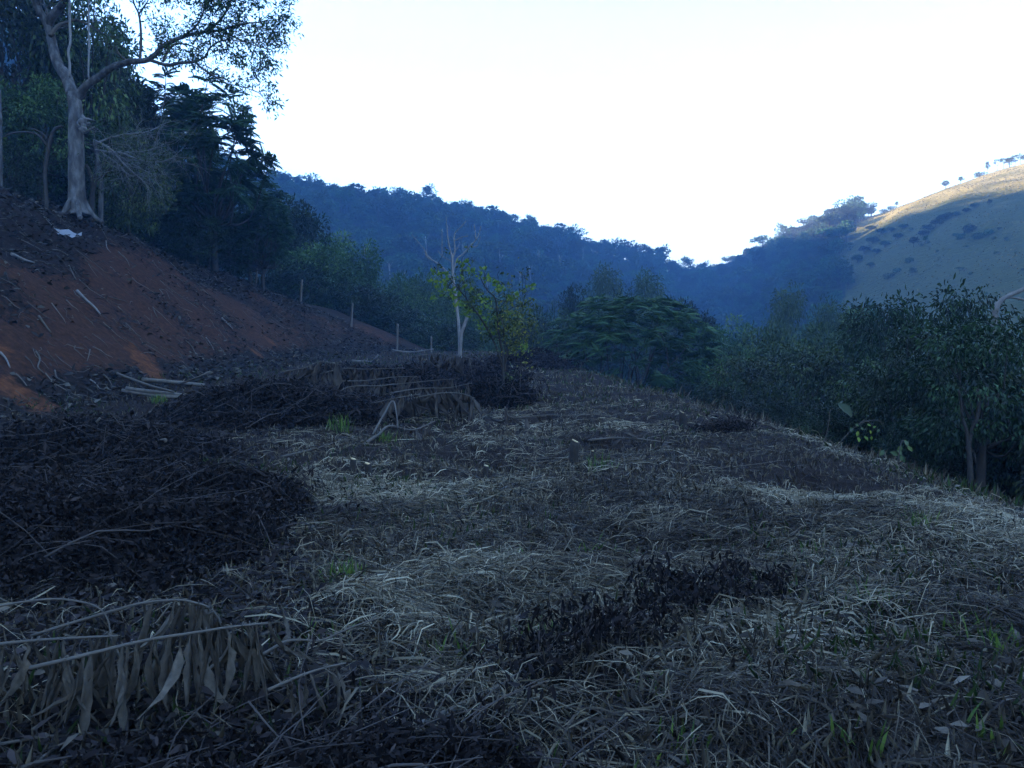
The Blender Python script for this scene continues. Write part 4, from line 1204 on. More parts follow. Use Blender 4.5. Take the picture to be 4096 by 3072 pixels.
leaf_litter(40000, 76, reg_bank, (.07, .26), M['bank_litter'] if 'bank_litter' in M else M['dead_leaf'], 'bank_leaf_litter', (.5, .3), .06)

# ------------------------------------------------------------------ heaps of cut dark brush
def heap_surface(u0, d, wx, wy, hh, seed):
    p = P(u0, 384, d)
    return p[0], d, wx, wy, hh, seed
def brush_heap(label, cx_, cy_, wx, wy, hh, nleaf, ntwig, seed, leaf=(.035, .10), rot=0.0):
    rng = np.random.RandomState(seed)
    e = empty('brush_heap', (cx_, cy_, float(H(cx_, cy_))), label, 'brush heap')
    def top(a, b):
        r2 = a * a + b * b
        return hh * np.clip(1 - r2, 0, 1) ** .7 * (.15 + 1.7 * fbm(a * 3.2 + seed, b * 3.2, 4))
    ca, sa = math.cos(rot), math.sin(rot)
    def w(a, b):
        x = a * wx; y = b * wy
        return cx_ + ca * x - sa * y, cy_ + sa * x + ca * y
    th = rng.rand(nleaf) * 6.283; rr = np.sqrt(rng.rand(nleaf)) * (1 + (rng.rand(nleaf) < .12) * rng.rand(nleaf) * .35)
    a, b = rr * np.cos(th), rr * np.sin(th)
    x, y = w(a, b)
    z = H(x, y) + top(a, b) * (rng.rand(nleaf) ** .45) + rng.rand(nleaf) ** 3 * .12
    o0 = np.array([cx_, cy_, float(H(cx_, cy_))])
    pos = np.stack([x, y, z], -1) - o0
    d = unit(rng.randn(nleaf, 3) * np.array([1, 1, .8]) + np.array([0, 0, -.6]))
    s = rng.uniform(*leaf, nleaf)
    mb = MB()
    scatter(mb, CURL_V, CURL_F, pos, d, rand_dirs(rng, nleaf), np.stack([s * rng.uniform(.2, .45, nleaf), s, s * .8], -1), np.clip(rng.randn(nleaf) * .25 + .45, 0, 1))
    tag(mb.build('withered_leaves', M['dead_leaf'], e), kind='stuff')
    mb = MB()
    main = rng.uniform(-.3, .5)
    for q in range(ntwig):
        t0 = rng.rand() * 6.283; r0 = math.sqrt(rng.rand()) * .95
        a0, b0 = r0 * math.cos(t0), r0 * math.sin(t0)
        an = main + rng.randn() * .8; L = rng.uniform(.4, 1.0) * min(wx, 2.2)
        pts = []
        for t in np.linspace(-.5, .5, 5):
            aa, bb = a0 + math.cos(an) * t * L / wx, b0 + math.sin(an) * t * L / wy
            xx, yy = w(aa, bb)
            pts.append([xx, yy, float(H(xx, yy)) + float(top(np.array(aa), np.array(bb))) * rng.uniform(.75, 1.1) + .03 + .05 * rng.randn()])
        c = spline(np.array(pts) - o0, 2)
        r = rng.choice([.003, .0045, .007]) * (1 + cy_ * .04)
        tube(mb, c, np.linspace(r, r * .5, len(c)), 4, rng.uniform(.0, .55))
    # stalks sticking out of the heap, with curled leaves hanging along them
    lp, ld = [], []
    for q in range(ntwig):
        t0 = rng.rand() * 6.283; r0 = math.sqrt(rng.rand()) * 1.0
        a0, b0 = r0 * math.cos(t0), r0 * math.sin(t0); xx, yy = w(a0, b0)
        p0 = np.array([xx, yy, float(H(xx, yy)) + float(top(np.array(a0), np.array(b0))) * .8]) - o0
        L = rng.uniform(.15, .5) * (1 + cy_ * .02)
        an = main + rng.randn() * .9
        dd = np.array([math.cos(an), math.sin(an), rng.uniform(.1, .9)])
        c = spline([p0, p0 + dd * L * .5, p0 + dd * L + np.array([.1, 0, -.12 * L])], 3)
        tube(mb, c, np.linspace(.004, .002, len(c)) * (1 + cy_ * .05), 3, rng.uniform(.1, .6))
        m_ = 9; tt = rng.randint(1, len(c), m_)
        lp.append(c[tt] + rng.randn(m_, 3) * .015); ld.append(rng.randn(m_, 3) * .45 + [0, 0, -.9])
    tag(mb.build('twigs', M['twig_dark'], e), kind='stuff')
    lp = np.concatenate(lp); ld = unit(np.concatenate(ld)); n2 = len(lp); s = rng.uniform(leaf[0] * 1.2, leaf[1] * 1.25, n2)
    mb = MB()
    scatter(mb, CURL_V, CURL_F, lp, ld, rand_dirs(rng, n2), np.stack([s * .3, s, s * .8], -1), np.clip(rng.randn(n2) * .25 + .55, 0, 1))
    tag(mb.build('hanging_leaves', M['dead_leaf'], e), kind='stuff')
    return e
brush_heap('big dark heap of withered brush filling the lower left of the clearing', -3.75, 6.6, 2.0, 2.6, .44, 60000, 95, 81, (.02, .075))
brush_heap('low dark brush spread in front of the poles at the left edge', -6.6, 11.0, 2.6, 2.2, .45, 16000, 120, 82, (.05, .12))
brush_heap('dark brown brush heap between the cut poles and the dried fronds', -4.9, 16.8, 2.8, 2.3, .68, 26000, 180, 83, (.05, .13))
brush_heap('long brown brush heap at the foot of the bank end', -4.6, 25.5, 3.6, 3.0, .65, 20000, 150, 84, (.07, .16))
brush_heap('reddish brown brush heap behind the dried fronds', -2.2, 31.0, 3.0, 3.0, .6, 15000, 120, 85, (.08, .18))
brush_heap('small dark brush tangle around the foot of the young tree', -.35, 21.3, 1.0, .9, .6, 5000, 60, 86, (.06, .13))
brush_heap('thin dark brush along the very front of the clearing', -.75, 2.62, .95, .35, .10, 12000, 60, 87, (.02, .06))
brush_heap('dark withered heap at the far rim left of the umbrella tree', 1.0, 40.0, 2.4, 3.0, .6, 6000, 60, 88, (.1, .2))
brush_heap('dark rooty tangle with a cut stump among the curled leaves', 4.15, 15.6, .6, .45, .13, 1100, 40, 89, (.04, .10))

# ------------------------------------------------------------------ branches with large withered leaves hanging from the midrib
def hang_leaf(seed, rows=9, wide=1.0):
    """One long leaf, hanging from its stalk: folded along the rib, edges curling and crumpled. Unit length downward."""
    rng = np.random.RandomState(seed)
    wid = wide * rng.uniform(.045, .11); fold = rng.uniform(.5, 1.25); curl = rng.uniform(-1.2, 1.6); twist = rng.uniform(-1.2, 1.2)
    v = []
    for i in range(rows + 1):
        t = i / rows
        wv = (math.sin(math.pi * min(1, .02 + t * .95)) ** 1.1) * wid * (1 + .18 * rng.randn()) + .006
        cy_ = curl * t * t * .5; cz = -t * (1 - .12 * abs(curl) * t)
        a = twist * t
        for s in (-1, -.55, 0, .55, 1):
            ox = s * wv * math.cos(fold); oy = abs(s) * wv * math.sin(fold) * 1.2 + rng.randn() * .012
            v.append([ox * math.cos(a) - oy * math.sin(a), ox * math.sin(a) + oy * math.cos(a) + cy_, cz + rng.randn() * .008])
    f = []
    for i in range(rows):
        for j in range(4):
            k = i * 5 + j
            f.append([k, k + 1, k + 6, k + 5])
    mb = MB(); mb.add(v, f, np.clip(rng.rand(len(v)) * .35 + rng.uniform(.15, .55), 0, 1))
    return mb.mesh('leaf', M['dry_leaf'] if rows > 5 else M['dry_leaf_dark'], True)
HANG = [hang_leaf(100 + q) for q in range(9)]
HANG_FAR = [hang_leaf(200 + q, 5, 1.6) for q in range(9)]

def leafy_branch(label, pts, r, nleaf, length, seed, group=None, from_=.15, to=.98, far=False, m='twig', lie=0.0, name='withered_branch'):
    """pts: world points of the midrib. Leaves hang to both sides, each one an object."""
    rng = np.random.RandomState(seed)
    pts = np.array(pts, float)
    if far: pts[1:-1] += rng.randn(len(pts) - 2, 3) * np.array([.1, .25, .08])
    c = spline(pts, 6)
    base = c[0].copy()
    e = empty(name, base, label, 'dead branch', group)
    mb = MB()
    tube(mb, c - base, np.linspace(r, r * .45, len(c)), 6, .6, .05, rng)
    for q in range(len(c) // 2):       # nodes where leaves left the rib
        k = rng.randint(1, len(c) - 1)
        tube(mb, [c[k] - base, c[k] - base + rng.randn(3) * r * 1.2, c[k] - base + np.array([0, 0, r * 1.8])], [r * .6, r * .5, r * .3], 4, .7)
    mb.build('midrib', M[m], e, True)
    tt = np.linspace(from_, to, nleaf) + rng.randn(nleaf) * .4 / nleaf
    for t in np.clip(tt, 0, 1):
        k = min(int(t * (len(c) - 1)), len(c) - 2)
        p = c[k] + (c[k + 1] - c[k]) * (t * (len(c) - 1) - k)
        g = float(H(p[0], p[1]))
        o = bpy.data.objects.new('leaf', (HANG_FAR if far else HANG)[rng.randint(9)]); C.objects.link(o); o.parent = e
        o.location = p - base
        s = length * (rng.uniform(.3, 1.2) if far else rng.uniform(.6, 1.15))
        room = max(.1, p[2] - g - .01)
        if not far and lie == 0: s = min(s, room * 1.04)
        tilt = math.acos(min(1, room / s)) * (1 if rng.rand() < .75 else -1) if s > room else rng.randn() * .15
        o.rotation_euler = (tilt * .85 + (lie + .1 * far) * rng.randn(), rng.randn() * (.25 if far else .18), rng.rand() * 6.28 if abs(tilt) < .3 else rng.randn() * .8)
        o.scale = (s * rng.uniform(.8, 1.3), s * rng.uniform(.8, 1.3), s)
    return e
def tr(pts, d0, d1=None):
    d1 = d0 if d1 is None else d1
    return np.array([P(u, v, d0 + (d1 - d0) * i / max(1, len(pts) - 1)) for i, (u, v) in enumerate(pts)])

leafy_branch('long dead branch with big hanging leaves, nearest in the lower left corner', tr([(30, 668), (77, 657), (143, 641), (193, 633), (231, 627), (268, 623)], 3.15, 3.3), .009, 38, .52, 301)
leafy_branch('dead branch with hanging leaves running in from the left frame edge', tr([(-60, 650), (-20, 646), (0, 644), (40, 640), (93, 637), (118, 636)], 3.2, 3.3), .009, 26, .52, 302)
leafy_branch('arching dead branch just behind the nearest leafy one, tip bent down', tr([(31, 636), (75, 622), (116, 610), (143, 603), (177, 600), (196, 603), (210, 608), (218, 618), (221, 627)], 3.6, 3.6), .008, 22, .40, 303, None, .4)
leafy_branch('bare arching stalk rising from the left edge and drooping to its tip', tr([(-30, 612), (0, 606), (30, 601), (59, 599), (86, 603), (100, 609), (107, 618), (110, 630), (112, 640)], 3.5, 3.45), .006, 3, .16, 304, None, .75)
leafy_branch('curled leaf spray lying on the straw right of the nearest leafy branch', tr([(262, 655), (285, 642), (300, 640), (322, 640), (350, 628), (378, 618)], 3.6, 3.9), .008, 9, .24, 305, None, .1, 1.0, False, 'twig', .9)
leafy_branch('flattened spray of big brown leaves below the curled one', tr([(268, 690), (300, 676), (324, 668), (346, 663)], 3.05, 3.25), .007, 8, .24, 306, None, .1, 1.0, False, 'twig', .9)
# dried fronds heaped in the middle distance
FR = [([(326, 402), (350, 391), (371, 386), (398, 384), (428, 381), (455, 379)], 17.5, 'dried frond lying across the middle of the frond pile'),
      ([(315, 375), (340, 369), (372, 367), (405, 368)], 21, 'uppermost dried frond at the back of the frond pile'),
      ([(342, 381), (370, 378), (398, 376), (420, 377)], 19.5, 'dried frond second from the back of the pile'),
      ([(390, 393), (420, 388), (447, 385), (472, 383)], 17.2, 'dried frond at the right end of the frond pile'),
      ([(318, 409), (345, 404), (372, 404), (396, 400), (420, 394)], 16, 'dried frond at the front of the frond pile'),
      ([(405, 400), (430, 397), (455, 396), (475, 398)], 16.3, 'short dried frond at the front right of the pile'),
      ([(280, 372), (300, 366), (320, 364), (342, 365)], 20, 'dried frond leaning on the brown heap left of the pile'),
      ([(415, 356), (432, 353), (446, 355)], 27, 'small dried frond far behind the pile'),
      ([(445, 361), (460, 357), (472, 359)], 27, 'small dried frond far behind the pile, left of the young tree')]
for i, (px, d, lab) in enumerate(FR):
    leafy_branch(lab, tr(px, d), .016, 34 if len(px) > 3 else 14, .60, 320 + i, 'dried fronds in the middle distance', .08, .98, True)
leafy_branch('dry frond with few drooping leaves beside the foot of the young tree', tr([(505, 407), (522, 411), (545, 413), (575, 412), (600, 414)], 15.5, 15.5), .018, 9, .42, 340, None, .02, .55, True)
leafy_branch('long arched frond rib with brown leaves lying left of the young tree', tr([(364, 444), (376, 436), (388, 429), (412, 422), (435, 421)], 12.5, 14), .026, 12, .36, 341, None, .2, 1, True, 'twig', .4)
leafy_branch('bundle of curled brown leaves left of centre behind the tall stump', tr([(590, 440), (622, 436), (660, 434), (690, 438), (712, 440)], 13.2, 13.8), .018, 22, .36, 342, None, 0, 1, True, 'twig', 1.0)
leafy_branch('second bundle of curled brown leaves beside the tall stump', tr([(600, 452), (630, 448), (668, 446)], 12.2, 12.4), .018, 14, .34, 343, None, 0, 1, True, 'twig', 1.0)

# ------------------------------------------------------------------ sticks, poles, logs
def stick(name, label, pts, r0, r1=None, m='twig', cat='stick', group=None, sides=6, seed=0, lift=None):
    c = spline(pts, 4); b = c[0].copy()
    if lift is not None:
        g = H(c[:, 0], c[:, 1]); c[:, 2] = np.maximum(c[:, 2], g + r0 * .4)
    mb = MB(); tube(mb, c - b, np.linspace(r0, r0 * .5 if r1 is None else r1, len(c)), sides, .5, .06, np.random.RandomState(seed))
    o = mb.build(name, M[m], None, True); o.location = b
    return tag(o, label, cat, group)
def gpath(px, h=.03):
    """pixel trace laid on the ground, h above it"""
    out = []
    for q in px:
        u, v = q[0], q[1]
        d = np.geomspace(1.8, 75, 900)
        a, bb = (u - 512) / FPX, -(v - 384) / FPX
        cp, sp = math.cos(PITCH), math.sin(PITCH)
        x, y, z = d * a, d * (cp - bb * sp), CAM_H + d * (sp + bb * cp)
        hit = np.argmax(z - H(x, y) < (q[2] if len(q) > 2 else h))
        out.append([x[hit], y[hit], float(H(x[hit], y[hit])) + (q[2] if len(q) > 2 else h)])
    return np.array(out)
ST = [([(250, 519), (300, 511), (350, 508), (400, 503), (440, 500), (482, 493)], .011, 'twig', 'long thin curved stick lying across the straw left of centre'),
      ([(253, 524), (290, 520), (326, 509)], .010, 'twig', 'thin stick joining the long curved stick from the left'),
      ([(373, 434), (380, 421), (386, 411), (390, 403), (393, 401), (395, 405), (397, 418), (398, 428)], .018, 'bark_pale', 'pale bent stalk standing up like a hook in front of the fronds'),
      ([(330, 404), (350, 412), (373, 421)], .02, 'twig', 'straight grey stick pointing from the dark heap to the hooked stalk'),
      ([(281, 457), (312, 450), (330, 444), (349, 438)], .016, 'twig', 'stick lying along the right rim of the dark heap'),
      ([(434, 467), (458, 470), (478, 478), (497, 484)], .012, 'twig', 'thin arched stick left of the tall cut stump'),
      ([(497, 468), (520, 464), (543, 462), (560, 461)], .014, 'twig', 'lower of two sticks lying in front of the tall stump'),
      ([(530, 460), (555, 458), (575, 459), (595, 462)], .014, 'twig', 'upper of two sticks lying in front of the tall stump'),
      ([(500, 490), (520, 482), (545, 476)], .014, 'bark_pale', 'pale stick on the straw below the tall stump'),
      ([(476, 504), (500, 494), (532, 484)], .012, 'straw', 'yellowish stalk rising to the right below the tall stump'),
      ([(560, 506), (588, 502), (618, 500)], .010, 'twig', 'short dull stick right of the pale one'),
      ([(480, 401), (500, 403), (540, 404), (575, 405), (601, 412)], .024, 'twig', 'long thin pole lying beyond the dry drooping frond'),
      ([(640, 440), (660, 436), (672, 433)], .014, 'twig', 'stick on the far straw at the right of the leaf bundles'),
      ([(0, 452), (20, 451), (36, 454), (48, 459), (58, 464)], .020, 'twig', 'arched stick at the left edge above the big dark heap'),
      ([(25, 466), (45, 462), (62, 460)], .016, 'twig', 'short stick meeting the arched one at the left edge'),
      ([(0, 457), (14, 462), (26, 467)], .018, 'twig', 'low stick under the arched one at the left edge'),
      ([(0, 746), (40, 740), (72, 736), (110, 732), (150, 730), (189, 730)], .007, 'twig', 'nearest long thin stick lying level across the lower left corner'),
      ([(30, 768), (52, 752), (70, 736), (84, 724), (97, 712, .06)], .007, 'twig', 'thin stick crossing the nearest level one at a steep angle'),
      ([(32, 730), (52, 718), (66, 711), (80, 710)], .006, 'twig', 'short curved twig under the hanging leaves in the lower left'),
      ([(137, 726), (160, 710), (185, 698), (230, 688), (275, 678), (324, 663)], .008, 'twig', 'long stick running up to the right from under the hanging leaves'),
      ([(150, 768), (175, 752), (210, 741)], .006, 'twig', 'thin twig at the bottom edge right of the crossed sticks'),
      ([(352, 361), (370, 362), (374, 360, .2), (378, 355, .5)], .07, 'bark_pale', 'pale broken log with a raised end beyond the fronds'),
      ([(392, 350), (410, 352), (434, 349)], .06, 'bark_pale', 'grey log lying level at the foot of the last fence posts'),
      ([(600, 470), (612, 462, .05), (630, 455, .1)], .008, 'twig', 'thin stalk sticking out of the straw right of the stump'),
      ([(870, 600), (910, 590), (945, 578), (968, 560)], .006, 'straw', 'pale stalk arching over the straw on the right'),
      ([(845, 690), (880, 668), (915, 655), (960, 650)], .005, 'straw', 'pale curved stalk in the right foreground'),
      ([(880, 768), (905, 735), (950, 705), (1000, 690)], .006, 'straw', 'longest pale stalk in the lower right corner'),
      ([(770, 520), (800, 518), (838, 512)], .007, 'twig', 'thin twig lying on the straw on the right'),
      ([(700, 470), (740, 466), (790, 460)], .010, 'twig', 'dark stick half buried below the clearing edge'),
      ([(735, 497), (758, 486), (775, 480)], .014, 'bark_dark', 'short dark branch lying on the right straw'),
      ([(560, 768), (600, 745), (640, 728)], .005, 'straw', 'pale stalk at the bottom edge right of the fallen sapling'),
      ([(600, 660), (585, 690, .1), (640, 690)], .004, 'straw', 'fine bent stalk below the dark withered leaves')]
for i, (px, r, m, lab) in enumerate(ST):
    if 'grey log lying level' in lab:
        stick('log', lab, tr(px, 49.0), r, None, m, 'log', None, 6, i, 1)
        continue
    if 'hook' in lab and 'standing' in lab:
        stick('stick', lab, tr([q[:2] for q in px], 13.0, 13.0), r, None, m, 'stick', None, 6, i)
        continue
    stick('stalk' if m == 'straw' else ('log' if r > .05 else 'stick'), lab, gpath(px), r, None, m, 'stalk' if m == 'straw' else ('log' if r > .05 else 'stick'), None, 6, i, 1)
# cut poles lying at the foot of the bank
PO = [([(117, 374, .55), (150, 386, .4), (174, 392, .25)], .035, 'thin pole sticking up to the left out of the pole stack'),
      ([(143, 380, .35), (172, 383, .3), (205, 386, .25)], .065, 'thickest pole on top of the pole stack'),
      ([(126, 389, .2), (160, 393, .18), (197, 397, .15)], .06, 'upper of two long parallel poles in the stack'),
      ([(122, 391, .1), (160, 396, .1), (205, 399, .1)], .06, 'lower of two long parallel poles in the stack'),
      ([(150, 414, .08), (180, 414, .08), (206, 412, .08)], .05, 'dark pole lying in the brush below the pole stack'),
      ([(99, 418, .15), (104, 423, .1), (140, 424, .08), (182, 426, .06)], .04, 'bent pole lying lowest at the left of the stack'),
      ([(180, 384, .4), (198, 378, .7), (210, 372, .9)], .03, 'forked pole pointing up to the right behind the stack'),
      ([(138, 452, .1), (150, 446, .2), (165, 441, .3)], .04, 'short pale log end poking out of the dark brush'),
      ([(80, 440, .2), (90, 430, .4), (100, 418, .6)], .02, 'thin stick leaning in the dark brush below the poles')]
for i, (px, r, lab) in enumerate(PO):
    stick('pole', lab, gpath(px), r, r * .8, 'post' if r > .05 else 'twig', 'pole', 'cut poles at the foot of the bank', 8, 40 + i)
# sticks on the bank
BK = [([(77, 291), (86, 300), (94, 307), (100, 315)], .05, 'thick peeled stick lying down the middle of the red bank'),
      ([(69, 266), (72, 273), (76, 280)], .03, 'short stick above the thick peeled one on the bank'),
      ([(39, 317), (45, 325), (51, 333)], .035, 'stick lying down the bank at the lower left'),
      ([(12, 256), (24, 260), (35, 264)], .06, 'dark branch stub near the bank top at the left'),
      ([(153, 308), (155, 313), (158, 320)], .025, 'thin pale stick in the middle of the bank'),
      ([(52, 250), (60, 252), (68, 256)], .03, 'pale stick below the white scrap on the bank'),
      ([(106, 241), (107, 248), (111, 253)], .02, 'curved twig near the bank top right of the white scrap'),
      ([(118, 253), (126, 260), (130, 268)], .03, 'stick lying downhill on the upper bank'),
      ([(185, 340), (192, 347), (196, 355)], .02, 'first of several thin twigs low on the middle bank'),
      ([(206, 338), (210, 343), (214, 350)], .02, 'thin twig right of the first on the middle bank'),
      ([(183, 368), (190, 374), (197, 380)], .022, 'pale twig just above the pole stack on the bank'),
      ([(55, 372), (57, 378), (67, 384), (55, 386)], .02, 'branched pale twig on the lower bank at the left'),
      ([(90, 381), (95, 384), (100, 390)], .02, 'short pale twig right of the branched one'),
      ([(103, 376), (108, 380), (112, 386)], .02, 'second short pale twig right of the branched one'),
      ([(16, 374), (22, 380), (27, 386)], .02, 'pale twig low at the left edge of the bank'),
      ([(0, 353), (6, 360), (10, 368)], .03, 'crooked pale root at the left edge of the bank'),
      ([(36, 352), (40, 360), (38, 368), (44, 374)], .025, 'knobbly pale root hanging on the lower bank'),
      ([(90, 350), (89, 356), (87, 362)], .02, 'upright twig on the lower bank'),
      ([(222, 318), (228, 325), (233, 330)], .03, 'dark stick on the right part of the bank'),
      ([(160, 290), (166, 292), (170, 300)], .02, 'bent twig on the upper middle bank')]
for i, (px, r, lab) in enumerate(BK):
    stick('stick', lab, gpath(px, .05), r, r * .5, 'twig' if i % 3 else 'bark_pale', 'stick', 'sticks scattered on the red bank', 6, 80 + i)
def twig_litter():
    rng = np.random.RandomState(91); mb = MB()
    for q in range(900):
        y = rng.uniform(12, 52); s = rng.uniform(0, 10); x = toe_x(y) - s
        L = rng.uniform(.2, .9); a = rng.randn() * .9 - .5
        t = np.linspace(0, 1, 4)
        xs = x + math.cos(a) * L * t + rng.randn(4) * .04; ys = y + math.sin(a) * L * t + rng.randn(4) * .04
        tube(mb, np.stack([xs, ys, H(xs, ys) + .03 + rng.rand(4) * .05], -1), np.array([1, .8, .6, .3]) * rng.choice([.008, .012, .018]), 3, rng.rand())
    tag(mb.build('twig_litter', M['twig']), kind='stuff')
twig_litter()

# fallen sapling with withered leaves, right of centre in front
def fallen_sapling():
    rng = np.random.RandomState(95)
    px = [(362, 753), (395, 737), (430, 720), (470, 702), (520, 676), (560, 655), (600, 634), (650, 614), (705, 600), (765, 592)]
    pts = gpath(px, .05)
    b = pts[0].copy()
    e = empty('fallen_sapling', b, 'fallen sapling with pale stem and dark withered leaves lying across the front of the clearing', 'dead sapling')
    c = spline(pts, 5)
    mb = MB(); tube(mb, c - b, np.linspace(.017, .006, len(c)), 8, .5, .05, rng)
    mb.build('stem', M['bark_pale'], e, True)
    tips = []; mb = MB()
    for q in range(64):
        k = rng.randint(int(len(c) * .34), len(c))
        d = unit(np.array([rng.randn() * .9 + .7, rng.randn() * .7 + .2, rng.uniform(-.05, .35)]))
        grow(mb, rng, c[k] - b, d, rng.uniform(.08, .26), .003, 1, tips, .6, -.05, 3, .2, 4, .7)
    tag(mb.build('twigs', M['twig_dark'], e), kind='stuff')
    ps = np.array([t[0] for t in tips]); per = 8; n = len(ps) * per
    pos = np.repeat(ps, per, 0) + rng.randn(n, 3) * .05
    pos[:, 2] = np.maximum(pos[:, 2], H(pos[:, 0] + b[0], pos[:, 1] + b[1]) - b[2] + .02)
    s = rng.uniform(.03, .075, n)
    mb = MB()
    scatter(mb, CURL_V, CURL_F, pos, unit(rng.randn(n, 3) * .5 + [0, 0, -.9]), rand_dirs(rng, n), np.stack([s * .3, s, s * .8], -1), np.clip(rng.randn(n) * .2 + .4, 0, 1))
    tag(mb.build('withered_leaves', M['dead_leaf'], e), kind='stuff')
fallen_sapling()

# stumps
def stump(label, u, v, h, r, seed, lean=.1):
    rng = np.random.RandomState(seed)
    p = gpath([(u, v)], 0)[0]
    e = empty('stump', p, label, 'stump')
    mb = MB(); top = np.array([lean * h, 0, h])
    c = spline([(0, 0, -.06), (lean * h * .4, 0, h * .5), top], 3)
    tube(mb, c, np.linspace(r * 1.25, r, len(c)), 9, .4, .06, rng)
    mb.build('trunk', M['bark_dark'], e, True)
    mb = MB(); tube(mb, [top + [0, 0, .001], top + [r * .1, 0, .012]], [r * .93, r * .9], 9, .6)
    o = mb.build('cut_face', M['wood_cut'], e); o.rotation_euler = (0, 0, 0)
    return e
stump('tall cut stump with a fresh pale top in the middle of the clearing', 573, 466, .33, .06, 1)
stump('small stump left of centre, left one of two in the straw', 352, 474, .17, .035, 2)
stump('small stump left of centre, right one of two in the straw', 369, 477, .15, .04, 3, -.1)
stump('short stump left of the tall stump in the straw', 485, 478, .14, .032, 4)
stump('pale topped stump on the far straw toward the clearing edge', 683, 428, .3, .07, 5, -.05)
stump('thin cut stalk beside the tall stump', 592, 465, .18, .02, 6, .05)

# weathered stub post, fence posts
def post(name, label, x, y, h, r, lean=(0, 0), m='post', cat='post', group=None, seed=0):
    z = float(H(x, y)); rng = np.random.RandomState(seed)
    mb = MB()
    c = spline([(0, 0, -.3), (lean[0] * h * .5, lean[1] * h * .5, h * .5), (lean[0] * h, lean[1] * h, h)], 4)
    tube(mb, c, np.linspace(r * 1.08, r * .92, len(c)), 9, .5, .05, rng)
    tube(mb, [c[-1] - [0, 0, .002], c[-1] + [r * .2, 0, r * .35]], [r * .9, r * .55], 9, .7, .08, rng)
    o = mb.build(name, M[m], None, True); o.location = (x, y, z)
    return tag(o, label, cat, group)
for i, (u, v, vt, d, lab) in enumerate([(255, 279, 258, 54, 'leaning fence post highest up on the bank'), (300.5, 303, 280, 54, 'fence post second from the top of the bank'),
                              (351, 329, 303, 53, 'fence post in the middle of the row of five'), (397, 348, 324, 52, 'pale fence post near the end of the row, fourth down the bank'),
                              (431, 351, 337, 55, 'shortest fence post at the low end of the row')]):
    p = P(u, v, d)
    hh = (v - vt + 3) / FPX * d
    zt = P(u, vt, d)[2]
    g = float(H(p[0], p[1]))
    post('fence_post', lab, p[0], p[1], max(.8, zt - g), .07, (.08 if i < 3 else .03, 0), 'post', 'fence post', 'fence posts running down the bank', i)
q = gpath([(877, 452)], 0)[0]
post('stub_post', 'weathered grey stub post at the edge of the clearing under the bushes', q[0], q[1], .45, .045, (.03, 0), 'post', 'post', None, 9)

# white scraps of plastic near the bank top
def scrap():
    rng = np.random.RandomState(97); b = gpath([(63, 237)], .03)[0]
    mb = MB(); n = 7
    gx, gy = np.meshgrid(np.linspace(0, 1, n), np.linspace(0, 1, 5))
    v = np.stack([gx.ravel() * 1.0 - .5, gy.ravel() * .45, rng.rand(n * 5) * .16 + gx.ravel() * -.12], -1)
    f = [[j * n + i, j * n + i + 1, (j + 1) * n + i + 1, (j + 1) * n + i] for j in range(4) for i in range(n - 1) if (i, j) not in ((2, 0), (3, 1), (3, 0), (5, 2))]
    mb.add(v, f, .5)
    o = mb.build('plastic_scrap', M['plastic']); o.location = b; o.rotation_euler = (.5, .1, 0)
    tag(o, 'torn white plastic scrap on the dark litter near the bank top', 'plastic scrap')
scrap()

